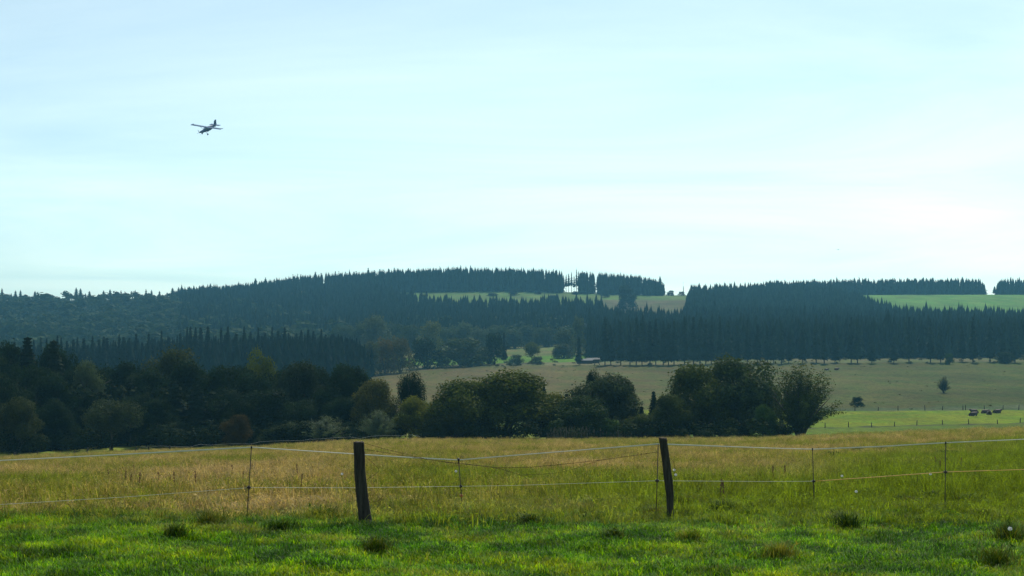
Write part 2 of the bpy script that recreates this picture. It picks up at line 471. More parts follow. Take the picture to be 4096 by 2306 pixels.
def cover(X, Y):
    """land cover colour of the open ground, by field"""
    u = 512 + F * X / np.maximum(Y, 12)
    wob = 6 * np.sin(X * 0.05 + 1.0) + 4 * np.sin(Y * 0.07 + X * 0.021)
    C = np.zeros(X.shape + (3,))
    def put(mask, c): C[mask] = c
    C[:] = FOREST_FLOOR
    put(Y < 26 + 0.3 * wob, (0.040, 0.095, 0.008))
    k = (Y >= 26 + 0.3 * wob) & (Y < 200)
    t = np.clip((u - 150) / 750, 0, 1)[..., None]
    hay = (1 - t) * np.array((0.19, 0.150, 0.05)) + t * np.array((0.130, 0.145, 0.022))
    hay = np.where((Y > 105)[..., None], hay * np.array((0.85, 1.05, 0.6)), hay)
    C[k] = hay[k]
    field = (u > 620) & (Y > 165) & (Y < 281 + 0.4 * wob)
    put(field, (0.108, 0.135, 0.004))
    put(field & (Y < 204 + 0.06 * (u - 850)), (0.070, 0.105, 0.008))
    put(field & (np.abs(Y - 206 - 0.06 * (u - 850)) < 4), (0.05, 0.055, 0.02))
    put((Y >= 200) & (Y < 300) & (u <= 620), (0.06, 0.09, 0.02))
    moor = (Y >= 281 + 0.4 * wob) & (Y < 528)
    tm = np.clip((u - 500) / 500, 0, 1)[..., None]
    mc = (1 - tm) * np.array((0.088, 0.070, 0.024)) + tm * np.array((0.050, 0.058, 0.010))
    C[moor] = mc[moor]
    put((Y >= 281 + 0.4 * wob) & (Y < 305 + wob) & (u > 700), (0.055, 0.07, 0.03))
    put((Y >= 528) & (Y < 575) & (u > 400), (0.10, 0.095, 0.045))
    put((Y >= 560) & (Y < 640) & (u > 385) & (u < 600), (0.075, 0.145, 0.010))
    put((Y >= 640) & (Y < 770) & (u > 385) & (u < 600), (0.105, 0.105, 0.034))
    put((Y >= 985) & (Y < 1265) & (u > 300) & (u < 700), (0.085, 0.125, 0.028))
    put((Y >= 820) & (Y < 1170) & (u > 600) & (u < 705), (0.085, 0.072, 0.032))
    put((Y >= 860) & (Y < 1262) & (u > 800), (0.085, 0.165, 0.022))
    return C


def build_ground():
    xs = np.sinh(np.linspace(-5.6, 5.6, 281)) / math.sinh(5.6) * 1500
    ya = np.linspace(-250, 8, 14)
    yb = np.exp(np.linspace(math.log(9.0), math.log(2600), 400))
    ys = np.concatenate([ya, yb])
    X, Y = np.meshgrid(xs, ys)
    # the fine columns fan out with distance so that far fields keep clean edges
    fan = np.clip(Y / 1300.0, 0, 1)[..., :]
    lin = np.linspace(-1500, 1500, 281)[None, :]
    X = X * (1 - fan * 0.8) + lin * fan * 0.8
    Z = hgt(X, Y)
    n, m = X.shape
    idx = np.arange(n * m).reshape(n, m)
    q = np.stack([idx[:-1, :-1], idx[:-1, 1:], idx[1:, 1:], idx[1:, :-1]], -1).reshape(-1, 4)
    me = mesh_np('ground', np.stack([X, Y, Z], -1), quad=q, mat=M['ground'], smooth=True)
    ca = me.color_attributes.new('cover', 'FLOAT_COLOR', 'POINT')
    c = np.ones((n * m, 4), np.float32)
    c[:, :3] = cover(X, Y).reshape(-1, 3)
    ca.data.foreach_set('color', c.ravel())
    o = obj('ground', me)
    tag(o, 'rolling ground of meadow, moor and hill pasture', 'ground', kind='structure')


build_ground()


# ------------------------------------------------------------------ tree shapes (all of height 1, standing at z = 0)
def leaf_quads(P, Nrm, size, rng, aspect=0.62, jit=0.55):
    """one small quad per point, facing roughly along its normal"""
    n = len(P)
    Nrm = Nrm + rng.normal(0, jit, (n, 3))
    Nrm /= np.linalg.norm(Nrm, axis=1, keepdims=True) + 1e-9
    a = rng.normal(0, 1, (n, 3))
    T = np.cross(Nrm, a); T /= np.linalg.norm(T, axis=1, keepdims=True) + 1e-9
    B = np.cross(Nrm, T)
    s = (size * rng.uniform(0.6, 1.35, n))[:, None]
    V = np.stack([P - T * s, P - B * s * aspect, P + T * s, P + B * s * aspect], 1).reshape(-1, 3)
    return V, np.arange(n * 4).reshape(n, 4)


def crown_mesh(seed, n, leaf, kind='round', mat='leaf'):
    rng = np.random.default_rng(seed)
    lobes = []
    if kind == 'round':
        for _ in range(26):
            d = rng.normal(0, 1, 3); d /= np.linalg.norm(d)
            r = rng.uniform(0.15, 0.8)
            lobes.append((np.array([0, 0, 0.60]) + d * np.array([0.36, 0.36, 0.29]) * r, rng.uniform(0.11, 0.19)))
    elif kind == 'tall':
        for _ in range(26):
            z = rng.uniform(0.18, 0.9)
            rr = 0.34 * math.sin(math.pi * (0.18 + 0.75 * (z - 0.18) / 0.72)) ** 0.7
            a = rng.uniform(0, 6.28)
            lobes.append((np.array([math.cos(a) * rr * rng.uniform(0.3, 1), math.sin(a) * rr * rng.uniform(0.3, 1), z]), rng.uniform(0.09, 0.16)))
    elif kind == 'bush':
        for _ in range(46):
            a = rng.uniform(0, 6.28); z = 0.04 + 0.80 * rng.uniform() ** 0.85
            rr = 0.42 * math.sqrt(max(0.02, 1 - (z / 0.92) ** 2.4)) * rng.uniform(0.35, 1.0)
            lobes.append((np.array([math.cos(a) * rr, math.sin(a) * rr, z]), rng.uniform(0.08, 0.15)))
    P, Q = [], []
    if kind == 'willow':                       # many upswept stems, thin leaves all along them
        ns = 130
        per = n // ns
        for i in range(ns):
            a = rng.uniform(0, 6.28); lean = rng.uniform(0.05, 1.25) ** 1.0
            t = np.linspace(0.22, 1, per) + rng.uniform(-0.02, 0.02, per)
            L = 0.92 * (1 - 0.18 * (lean / 1.25) ** 2) * rng.uniform(0.8, 1.08)
            ang = lean * (0.75 + 0.25 * t)
            r = np.sin(ang) * t * L * 0.58
            z = 0.05 + np.cos(ang) * t * L
            p = np.stack([np.cos(a) * r, np.sin(a) * r, z], 1) + rng.normal(0, 0.018, (per, 3))
            P.append(p); Q.append(p - np.array([0, 0, 0.45]))
    else:
        wts = np.array([l[1] ** 2 for l in lobes]); wts /= wts.sum()
        cnt = rng.multinomial(n, wts)
        for (c, r), k in zip(lobes, cnt):
            d = rng.normal(0, 1, (k, 3)); d /= np.linalg.norm(d, axis=1, keepdims=True)
            rad = r * (rng.uniform(0.35, 1.0, k) ** 0.5 + np.abs(rng.normal(0, 0.22, k)))
            p = c + d * rad[:, None]
            P.append(p); Q.append(d)
    P = np.concatenate(P); Q = np.concatenate(Q)
    Q = Q / (np.linalg.norm(Q, axis=1, keepdims=True) + 1e-9)
    P[:, 2] = np.clip(P[:, 2], 0.02, None)
    V, F4 = leaf_quads(P, Q, leaf, rng)
    V[:, 2] = V[:, 2] / np.quantile(V[:, 2], 0.998)
    return mesh_np('crown', V, quad=F4, mat=M[mat])


def trunk_mesh(seed, kind='round'):
    rng = random.Random(seed)
    mb = MB()
    if kind in ('bush', 'willow'):
        for i in range(9 if kind == 'willow' else 6):
            a = rng.uniform(0, 6.28); l = rng.uniform(0.15, 0.95)
            pts = []
            for t in (0, 0.3, 0.65, 1):
                ang = l * (0.7 + 0.3 * t)
                r = math.sin(ang) * t * 0.46
                pts.append((math.cos(a) * (r + 0.012), math.sin(a) * (r + 0.012), -0.03 + math.cos(ang) * t * 0.75))
            mb.tube(pts, [0.020, 0.014, 0.009, 0.003], 5)
    else:
        pts = [(0, 0, -0.04), (0.006, 0.004, 0.12), (-0.006, 0.008, 0.35), (0.01, -0.006, 0.62), (0, 0, 0.88)]
        mb.tube(pts, [0.030, 0.022, 0.017, 0.011, 0.004], 7)
        for i in range(9):
            a = rng.uniform(0, 6.28); z = rng.uniform(0.22, 0.65); L = rng.uniform(0.14, 0.30)
            mb.tube([(0, 0, z), (math.cos(a) * L * 0.5, math.sin(a) * L * 0.5, z + L * 0.45), (math.cos(a) * L, math.sin(a) * L, z + L * 0.75)], [0.010, 0.006, 0.002], 5)
    return mb.mesh('trunk', M['bark'])


def spruce_arrays(seed, whorls, nb, bare=0.08, R=0.17, droop=0.35, twigs=3, irregular=0.2, core=0.7, tiers=None, m=9):
    """needle boughs in whorls: returns vertices and triangles"""
    rng = np.random.default_rng(seed)
    V, T = [], []
    def tri(a, b, c):
        i = len(V); V.extend([a, b, c]); T.append((i, i + 1, i + 2))
    for wv in range(whorls):
        f = (wv + rng.uniform(-0.3, 0.3)) / whorls
        z = bare + (1 - bare) * np.clip(f, 0, 0.985)
        g = (z - bare) / (1 - bare)
        r0 = R * ((1 - g) ** 0.8) * (0.55 + 0.45 * min(1, g / 0.12)) + 0.008
        k = max(3, int(nb * (1 - 0.45 * g)))
        off = rng.uniform(0, 6.28)
        for j in range(k):
            a = off + (j + rng.uniform(-0.35, 0.35)) * 2 * math.pi / k
            r = r0 * rng.uniform(1 - irregular * 1.5, 1 + irregular)
            d = np.array([math.cos(a), math.sin(a), 0]); s = np.array([-d[1], d[0], 0])
            up = 0.10 * (g - 0.3)
            p0 = np.array([0, 0, z + 0.012]); p1 = d * r * 0.55 + np.array([0, 0, z - r * droop * 0.35 + up * r]); p2 = d * r + np.array([0, 0, z - r * droop * 0.75 + up * r * 2])
            wd = r * 0.36 + 0.006
            tri(p0, p1 - s * wd, p1 + s * wd)
            tri(p1 - s * wd, p2, p1 + s * wd)
            for t in range(twigs):
                q = p1 + (p2 - p1) * rng.uniform(-0.6, 0.8) + s * rng.uniform(-wd, wd)
                h = rng.uniform(0.015, 0.035)
                e = d * rng.uniform(-0.012, 0.012) + s * rng.uniform(-0.02, 0.02)
                tri(q - e, q + e, q + np.array([0, 0, -h]) + d * 0.004)
    # the dense inner needles, as ragged skirts
    tiers = tiers or max(4, whorls // 3)
    for k in range(tiers):
        z1 = bare + (0.95 - bare) * (k + 1.0) / tiers; z0 = max(bare * 0.9, z1 - 1.5 * (0.95 - bare) / tiers)
        g = (z0 - bare) / (1 - bare); r1 = R * core * ((1 - max(g, 0)) ** 0.85) + 0.006
        for j in range(m):
            a0 = (j + 0.5 * (k % 2)) * 2 * math.pi / m; a1 = a0 + 2 * math.pi / m; am = (a0 + a1) / 2 + rng.uniform(-0.2, 0.2)
            q0 = rng.uniform(0.75, 1.15); 
            top = np.array([0, 0, z1])
            A = np.array([math.cos(a0) * r1 * 0.8, math.sin(a0) * r1 * 0.8, z0 + 0.25 * (z1 - z0)]); B = np.array([math.cos(a1) * r1 * 0.8, math.sin(a1) * r1 * 0.8, z0 + 0.25 * (z1 - z0)])
            Cc = np.array([math.cos(am) * r1 * 1.1 * q0, math.sin(am) * r1 * 1.1 * q0, z0])
            tri(top, A, Cc); tri(top, Cc, B)
    V = np.array(V); T = np.array(T)
    i = len(V)
    V = np.vstack([V, [(0.006, 0, 0.93), (-0.003, 0.005, 0.93), (-0.003, -0.005, 0.93), (0, 0, 1.0)]])
    T = np.vstack([T, [(i, i + 1, i + 3), (i + 1, i + 2, i + 3), (i + 2, i, i + 3)]])
    return V, T


def spruce_trunk(bare):
    return MB().tube([(0, 0, -0.04), (0, 0, 0.3), (0, 0, 0.65), (0, 0, 0.985)], [0.013, 0.010, 0.006, 0.0015], 6).mesh('trunk', M['bark'])


PROTO = {}
for i in range(3):
    PROTO['round', i] = (crown_mesh(10 + i, 17000, 0.0135, 'round'), trunk_mesh(10 + i, 'round'))
    PROTO['tall', i] = (crown_mesh(20 + i, 17000, 0.0130, 'tall'), trunk_mesh(20 + i, 'tall'))
    PROTO['bush', i] = (crown_mesh(30 + i, 22000, 0.0145, 'bush'), trunk_mesh(30 + i, 'bush'))
    PROTO['willow', i] = (crown_mesh(40 + i, 20000, 0.0110, 'willow'), trunk_mesh(40 + i, 'willow'))
    PROTO['farround', i] = (crown_mesh(50 + i, 4000, 0.026, 'round'), trunk_mesh(50 + i, 'round'))
    PROTO['farbush', i] = (crown_mesh(60 + i, 4000, 0.028, 'bush'), trunk_mesh(60 + i, 'bush'))
    v, t = spruce_arrays(70 + i, 34, 10, 0.04, 0.17, 0.75, 4)
    PROTO['spruce', i] = (mesh_np('crown', v, tri=t, mat=M['needle']), spruce_trunk(0.05))
    v, t = spruce_arrays(80 + i, 26, 9, 0.13, 0.135, 0.75, 3, 0.3, 0.65)
    PROTO['edge', i] = (mesh_np('crown', v, tri=t, mat=M['needle']), spruce_trunk(0.15))
    v, t = spruce_arrays(90 + i, 15, 8, 0.06 + 0.14 * i, 0.20, 0.55, 1, 0.35, 0.75 if i < 2 else 0.5)
    PROTO['ridge', i] = (mesh_np('crown', v, tri=t, mat=M['needle']), spruce_trunk(0.1))
RNG = random.Random(5)


def tree(name, kind, X, Y, H, W, color, label, cat='tree', group=None, pick=None, sink=0.0):
    k = RNG.randrange(3) if pick is None else pick
    cm, tm = PROTO[kind, k]
    r = thing(name, label, cat, (X, Y, gz(X, Y) - sink), group, RNG.uniform(0, 6.28))
    v = RNG.uniform(0.88, 1.12)
    c = obj('crown', cm, r); t = obj('trunk', tm, r)
    c.scale = (W, W, H); t.scale = (H if kind not in ('bush', 'willow', 'farbush') else W,) * 2 + (H,)
    c.color = (color[0] * v, color[1] * v, color[2] * v, 1)
    return r


def tree_px(name, kind, sx, stop, sw, Y, color, label, cat='tree', group=None, pick=None):
    """photo column, photo row of its tip, photo width -> a tree standing on the ground at distance Y"""
    X = px(sx, Y)
    H = max(0.6, pz(stop, Y) - gz(X, Y))
    wfac = {'round': 1.30, 'tall': 1.55, 'bush': 1.28, 'willow': 1.22, 'farround': 1.25, 'farbush': 1.25, 'spruce': 3.3, 'edge': 4.2, 'ridge': 2.9}[kind]
    W = sw / 4.0 / F * Y * wfac
    return tree(name, kind, X, Y, H, W, color, label, cat, group, pick)


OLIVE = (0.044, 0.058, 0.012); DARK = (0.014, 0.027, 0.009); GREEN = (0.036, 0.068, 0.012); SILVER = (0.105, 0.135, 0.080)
YELLOW = (0.100, 0.108, 0.012); RUSSET = (0.105, 0.050, 0.012); SPR = (0.014, 0.025, 0.014); BLUEG = (0.021, 0.036, 0.020); GREY = (0.038, 0.056, 0.026)

# ------------------------------------------------------------------ the belt of trees and shrubs beyond the meadow
BELT = [
    # name, kind, x, top, width, Y, colour, label, category
    ('willow_tree', 'willow', 3200, 1458, 320, 158, (0.050, 0.066, 0.014), 'dome-shaped willow with many upswept stems at the belt end beside the green pasture', 'willow'),
    ('broadleaf_tree', 'bush', 2965, 1432, 330, 164, (0.046, 0.066, 0.026), 'broad grey-green tree forming the tallest part of the belt beside the upswept willow', 'tree'),
    ('broadleaf_tree', 'bush', 2790, 1460, 270, 162, (0.054, 0.070, 0.012), 'olive tree with yellowing outer leaves behind the leaning wooden post', 'tree'),
    ('broadleaf_tree', 'tall', 2880, 1470, 230, 172, DARK, 'dark tree filling the middle of the tall belt clump', 'tree'),
    ('shrub', 'bush', 3058, 1622, 90, 153, GREEN, 'small fresh green bush at the foot of the tall grey-green tree', 'shrub'),
    ('shrub', 'bush', 2690, 1580, 170, 156, OLIVE, 'low olive shrub just behind the top of the leaning wooden post', 'shrub'),
    ('spruce_tree', 'spruce', 2615, 1560, 84, 162, SPR, 'small pointed dark spruce standing clear in the gap of the tree belt', 'tree'),
    ('spruce_tree', 'spruce', 2655, 1588, 66, 165, SPR, 'shorter young spruce close to the olive shrub in the belt gap', 'tree'),
    ('spruce_tree', 'spruce', 2567, 1622, 70, 160, SPR, 'lowest young spruce among the shrubs in the belt gap', 'tree'),
    ('broadleaf_tree', 'tall', 2512, 1525, 70, 166, DARK, 'slim dark tree rising beside the grey-leaved shrub clump', 'tree'),
    ('broadleaf_tree', 'bush', 2405, 1498, 290, 163, (0.052, 0.070, 0.034), 'grey-leaved loose shrub tree with pale glinting twigs in the belt middle', 'tree'),
    ('broadleaf_tree', 'round', 2370, 1478, 70, 170, DARK, 'thin dark tree top poking above the grey-leaved shrub tree', 'tree'),
    ('shrub', 'bush', 2315, 1590, 260, 156, (0.024, 0.042, 0.010), 'dark green bush behind the patch of pale weed stalks', 'shrub'),
    ('shrub', 'bush', 2440, 1675, 90, 153, GREEN, 'low rounded bright green bush beside the pale weed stalks', 'shrub'),
    ('shrub', 'bush', 2560, 1655, 160, 155, OLIVE, 'low tangled undergrowth bush below the young spruces', 'shrub'),
    ('spruce_tree', 'spruce', 2176, 1528, 60, 172, SPR, 'tiny spruce tip showing just above the olive dome bush', 'tree'),
    ('broadleaf_tree', 'bush', 2005, 1484, 430, 160, (0.066, 0.082, 0.012), 'big dense dome of olive-yellow foliage in the middle of the belt', 'tree'),
    ('broadleaf_tree', 'bush', 1860, 1525, 290, 156, (0.060, 0.076, 0.012), 'olive shrub forming the low shoulder of the big dense dome', 'tree'),
    ('shrub', 'bush', 1690, 1588, 190, 156, YELLOW, 'yellow-green bush touching the low shoulder of the big dome', 'shrub'),
    ('shrub', 'bush', 2210, 1575, 150, 163, YELLOW, 'yellow-tinted bush on the sunny flank of the big dome', 'shrub'),
    ('broadleaf_tree', 'round', 1642, 1490, 115, 166, DARK, 'compact round dark tree standing against the tan moor', 'tree'),
    ('silver_willow', 'willow', 1512, 1640, 170, 153, SILVER, 'silvery willow bush close behind the thick wooden post', 'shrub'),
    ('silver_willow', 'willow', 1300, 1668, 210, 155, (0.10, 0.125, 0.075), 'wide low silvery willow bush, dimmer and wider than its neighbour', 'shrub'),
    ('broadleaf_tree', 'bush', 1492, 1522, 190, 164, (0.08, 0.078, 0.02), 'thin-leaved olive tree above the silvery willow bush', 'tree'),
    ('broadleaf_tree', 'bush', 1390, 1462, 190, 170, DARK, 'dark round tree at the end of the dense wood beside the moor', 'tree'),
    ('broadleaf_tree', 'bush', 1190, 1452, 210, 172, (0.024, 0.036, 0.016), 'broad dark tree below the far spruce stand', 'tree'),
    ('broadleaf_tree', 'tall', 1052, 1398, 130, 186, (0.085, 0.105, 0.018), 'bright yellow-green tree top rising out of the dense dark wood', 'tree'),
    ('broadleaf_tree', 'bush', 910, 1470, 210, 176, DARK, 'dark leafy tree beneath the yellow-green tree top', 'tree'),
    ('broadleaf_tree', 'bush', 690, 1398, 240, 196, (0.046, 0.056, 0.020), 'large pale olive tree rising behind the darkest part of the wood', 'tree'),
    ('spruce_tree', 'spruce', 700, 1520, 170, 168, SPR, 'broad black-green spruce at the front of the dense wood', 'tree'),
    ('spruce_tree', 'spruce', 790, 1535, 170, 166, SPR, 'wide dark spruce behind the little russet tree', 'tree'),
    ('broadleaf_tree', 'bush', 860, 1560, 230, 170, DARK, 'dark understorey tree above the little russet tree', 'tree'),
    ('broadleaf_tree', 'bush', 1080, 1560, 240, 166, DARK, 'dark hedge-like tree beside the wide silvery bush', 'tree'),
    ('autumn_tree', 'tall', 955, 1660, 110, 152, (0.058, 0.042, 0.010), 'little russet autumn tree in front of the dark wood', 'tree'),
    ('willow_tree', 'round', 448, 1598, 230, 158, (0.040, 0.052, 0.024), 'rounded grey-green willow with leaning trunk beside the grassy gap', 'willow'),
    ('broadleaf_tree', 'tall', 345, 1445, 120, 178, (0.068, 0.088, 0.046), 'pale silvery sunlit tree between the dark firs and the rounded willow', 'tree'),
    ('spruce_tree', 'spruce', 110, 1342, 190, 190, SPR, 'tall broad dark fir at the edge of the wood', 'tree'),
    ('spruce_tree', 'spruce', 215, 1352, 190, 186, (0.015, 0.024, 0.012), 'tall dark fir next to the pale silvery tree', 'tree'),
    ('broadleaf_tree', 'bush', 250, 1500, 220, 172, DARK, 'dark shrubby tree under the tall firs', 'tree'),
    ('broadleaf_tree', 'bush', 560, 1500, 180, 184, (0.022, 0.034, 0.018), 'shadowy tree behind the rounded willow', 'tree'),
    ('shrub', 'bush', 60, 1592, 190, 156, (0.042, 0.050, 0.016), 'brownish green bush at the wood edge below the tall firs', 'shrub'),
    ('broadleaf_tree', 'bush', -60, 1480, 260, 166, DARK, 'dark tree next to the tall broad fir at the wood edge', 'tree'),
    ('shrub', 'bush', 240, 1640, 150, 164, DARK, 'low dark shrub between the brownish bush and the rounded willow', 'shrub'),
    ('shrub', 'bush', 700, 1690, 170, 163, (0.028, 0.044, 0.02), 'low black-green shrub along the foot of the dense wood', 'shrub'),
    ('shrub', 'bush', 1130, 1690, 170, 158, (0.036, 0.052, 0.02), 'low dark shrub beside the wide silvery willow bush', 'shrub'),
    ('shrub', 'bush', 1410, 1690, 110, 157, DARK, 'small dark bush wedged between the two silvery willows', 'shrub'),
    ('shrub', 'bush', 1800, 1650, 200, 153, (0.045, 0.056, 0.018), 'low dark skirt of bushes in front of the big olive dome', 'shrub'),
]
for (nm, kd, sx, st, sw, Y, c, lb, ct) in BELT:
    tree_px(nm, kd, sx, st, sw, Y, c, lb, ct)

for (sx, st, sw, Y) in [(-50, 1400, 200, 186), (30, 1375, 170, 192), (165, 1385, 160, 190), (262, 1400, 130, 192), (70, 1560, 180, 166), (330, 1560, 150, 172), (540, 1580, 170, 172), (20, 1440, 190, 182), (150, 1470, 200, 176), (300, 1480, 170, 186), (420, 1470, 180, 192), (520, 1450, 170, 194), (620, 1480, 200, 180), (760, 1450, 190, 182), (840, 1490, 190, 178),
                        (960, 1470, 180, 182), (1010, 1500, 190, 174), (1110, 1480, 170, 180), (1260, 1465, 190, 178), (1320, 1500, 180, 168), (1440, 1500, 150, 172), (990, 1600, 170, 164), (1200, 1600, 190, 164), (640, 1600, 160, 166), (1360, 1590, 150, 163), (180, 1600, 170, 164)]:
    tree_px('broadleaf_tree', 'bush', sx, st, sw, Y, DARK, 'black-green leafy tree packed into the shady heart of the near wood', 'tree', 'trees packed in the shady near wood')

# ------------------------------------------------------------------ lone shrubs of the moor and the trees around the valley clearing
LONE = [
    ('small_tree', 'willow', 3775, 1506, 56, 352, (0.05, 0.05, 0.02), 'lone dark little tree standing out on the open moor', 'tree'),
    ('shrub', 'farbush', 3428, 1586, 46, 300, DARK, 'small round dark bush on the moor beside the pasture fence', 'shrub'),
    ('shrub', 'farbush', 3797, 1412, 34, 505, GREEN, 'small egg-shaped green bush at the foot of the spruce edge', 'shrub'),
    ('shrub', 'farbush', 4022, 1408, 70, 510, DARK, 'wide dark bush at the foot of the spruce edge', 'shrub'),
    ('broadleaf_tree', 'farbush', 1702, 1352, 120, 530, DARK, 'dark bushy tree in the valley clearing beside the narrow green gap', 'tree'),
    ('broadleaf_tree', 'farbush', 1850, 1352, 190, 535, (0.045, 0.065, 0.028), 'wide dark tree clump across the end of the tan moor', 'tree'),
    ('broadleaf_tree', 'farbush', 1722, 1284, 90, 640, (0.10, 0.105, 0.03), 'round olive tree above the dark valley clump', 'tree'),
    ('broadleaf_tree', 'farbush', 1850, 1288, 110, 690, (0.07, 0.095, 0.055), 'pale grey-green round tree behind the dark valley clump', 'tree'),
    ('broadleaf_tree', 'farbush', 1925, 1310, 80, 680, (0.075, 0.095, 0.06), 'smaller pale tree next to the conical valley tree', 'tree'),
    ('broadleaf_tree', 'farbush', 1505, 1262, 120, 660, (0.08, 0.095, 0.05), 'pale round tree behind the autumn-tinted wood corner', 'tree'),
    ('broadleaf_tree', 'farbush', 1978, 1330, 70, 545, DARK, 'dark cone-shaped tree beside the thin conifer', 'tree'),
    ('spruce_tree', 'edge', 2016, 1326, 30, 560, SPR, 'thin dark conifer in the valley clearing', 'tree'),
    ('birch_tree', 'farround', 2128, 1368, 78, 550, (0.085, 0.105, 0.03), 'small light yellow-green tree with thin stems in the sunny clearing', 'tree'),
    ('shrub', 'farbush', 2066, 1418, 54, 530, (0.06, 0.085, 0.05), 'rounded grey shrub before the sunny clearing', 'shrub'),
    ('shrub', 'farbush', 2150, 1425, 48, 532, (0.07, 0.08, 0.04), 'low brownish shrub under the small yellow-green tree', 'shrub'),
    ('broadleaf_tree', 'farbush', 2256, 1312, 78, 610, (0.075, 0.095, 0.06), 'single ball-shaped pale tree before the dark spruces', 'tree'),
    ('broadleaf_tree', 'farbush', 2316, 1264, 54, 640, (0.085, 0.105, 0.045), 'slim light green tree behind the ball-shaped tree', 'tree'),
    ('shrub', 'farbush', 2250, 1375, 80, 600, (0.055, 0.07, 0.04), 'low wide bush under the ball-shaped tree', 'shrub'),
    ('broadleaf_tree', 'farbush', 1600, 1348, 90, 500, (0.10, 0.085, 0.028), 'autumn-tinted tree at the corner of the spruce stand', 'tree'),
    ('broadleaf_tree', 'farbush', 1540, 1352, 80, 495, (0.11, 0.080, 0.024), 'rusty yellow tree inside the autumn-tinted wood corner', 'tree'),
    ('broadleaf_tree', 'farbush', 1490, 1362, 80, 486, (0.065, 0.070, 0.028), 'brownish tree joining the spruce stand to its autumn corner', 'tree'),
    ('broadleaf_tree', 'farbush', 2505, 1140, 80, 1050, DARK, 'dark clump of trees standing in the middle of the hill pasture', 'tree'),
    ('shrub', 'farbush', 2683, 1162, 32, 1240, DARK, 'round bush on the skyline in the saddle between the two forested hills', 'shrub'),
    ('shrub', 'farbush', 2725, 1166, 26, 1240, DARK, 'ragged bush on the skyline next to the bare pole-like dead tree', 'shrub'),
    ('shrub', 'farbush', 2152, 1168, 28, 1205, DARK, 'small bush on the hill pasture below the gap in the ridge trees', 'shrub'),
    ('shrub', 'farbush', 2300, 1165, 24, 1215, DARK, 'small bush on the hill pasture below the thin ridge trees', 'shrub'),
    ('shrub', 'farbush', 2420, 1155, 30, 1190, DARK, 'taller bush on the hill pasture near the dark tree clump', 'shrub'),
    ('shrub', 'farbush', 2524, 1170, 22, 1215, DARK, 'little bush on the hill pasture beyond the dark tree clump', 'shrub'),
    ('shrub', 'farbush', 2058, 1156, 40, 1190, DARK, 'broad bush on the hill pasture at the ridge wood edge', 'shrub'),
    ('shrub', 'farbush', 2210, 1180, 44, 1120, DARK, 'wide bush at the lower edge of the hill pasture', 'shrub'),
    ('shrub', 'farbush', 1970, 1172, 40, 1180, DARK, 'flat bush where the hill pasture narrows', 'shrub'),
    ('broadleaf_tree', 'farbush', 1200, 1165, 80, 1150, (0.09, 0.085, 0.03), 'faded olive tree below the long ridge forest', 'tree'),
]
for (sx, st, sw, Y) in [(1790, 1310, 90, 700), (1640, 1300, 90, 690), (1580, 1290, 90, 720), (1990, 1300, 100, 730), (2060, 1320, 90, 720), (2110, 1300, 90, 750), (2180, 1310, 90, 735), (1930, 1385, 60, 545), (1440, 1290, 100, 680), (1370, 1300, 90, 700)]:
    tree_px('broadleaf_tree', 'farbush', sx, st, sw, Y, (0.050, 0.070, 0.030), 'hazy green broadleaf tree among the layered trees around the valley clearing', 'tree', 'broadleaf trees around the valley clearing')
for (nm, kd, sx, st, sw, Y, c, lb, ct) in LONE:
    tree_px(nm, kd, sx, st, sw, Y, c, lb, ct)

dead = thing('dead_tree', 'bare pole-like dead tree on the skyline saddle between the hills', 'tree', (px(2733, 1242), 1242, gz(px(2733, 1242), 1242)))
MB().tube([(0, 0, -0.5), (0.2, 0, 8), (0, 0, pz(1142, 1242) - gz(px(2733, 1242), 1242))], [0.45, 0.3, 0.08], 6).build('trunk', M['bark'], dead)
for k in range(16):
    a = RNG.uniform(0, 6.28); z = RNG.uniform(4, 15)
    MB().tube([(0.15, 0, z), (math.cos(a) * 0.9, math.sin(a) * 0.9, z - 0.2)], [0.09, 0.03], 4).build('branch', M['bark'], dead)

# ------------------------------------------------------------------ spruces one can pick out
RIGHT_EDGE = [2316, 2420, 2443, 2483, 2520, 2545, 2568, 2600, 2623, 2653, 2674, 2696, 2738, 2774, 2800, 2823, 2845, 2880, 2915, 2950, 2990, 3030, 3070, 3095, 3126,
              3155, 3210, 3265, 3297, 3340, 3405, 3430, 3487, 3575, 3636, 3722, 3763, 3848, 3892, 3960, 4010, 4060, 4120]
for i, sx in enumerate(RIGHT_EDGE):
    st = RNG.uniform(1258, 1300) if sx < 3150 else RNG.choice([1262, 1270, 1285, 1300, 1330])
    if sx in (2316, 3487, 3575): st = 1345
    tree_px('spruce_tree', 'edge', sx, st, RNG.uniform(34, 46), RNG.uniform(516, 526), BLUEG,
            'tall spruce with bare lower trunk in the front row of the plantation along the moor', 'tree', 'front row of the spruce plantation along the moor')
LEFT_TOPS = [(-60, 1350), (30, 1368), (120, 1352), (280, 1345), (330, 1350), (420, 1352), (480, 1330), (560, 1345), (620, 1335), (680, 1318), (720, 1310), (800, 1312),
             (900, 1318), (1000, 1306), (1060, 1318), (1150, 1312), (1250, 1310), (1330, 1318), (1390, 1335), (1440, 1352), (1480, 1378)]
lx = np.array([p[0] for p in LEFT_TOPS], float); lt = np.array([p[1] for p in LEFT_TOPS], float)
sx = -60.0
while sx < 1470:
    tree_px('spruce_tree', 'spruce', sx, float(np.interp(sx, lx, lt)) + RNG.uniform(-16, 26), RNG.uniform(34, 66), 452 + sx / 1470 * 34 + RNG.uniform(-8, 8), SPR,
            'dark spruce in the dense stand between the near wood and the hazy hills', 'tree', 'spruces of the stand beyond the near wood')
    sx += RNG.uniform(11, 33)
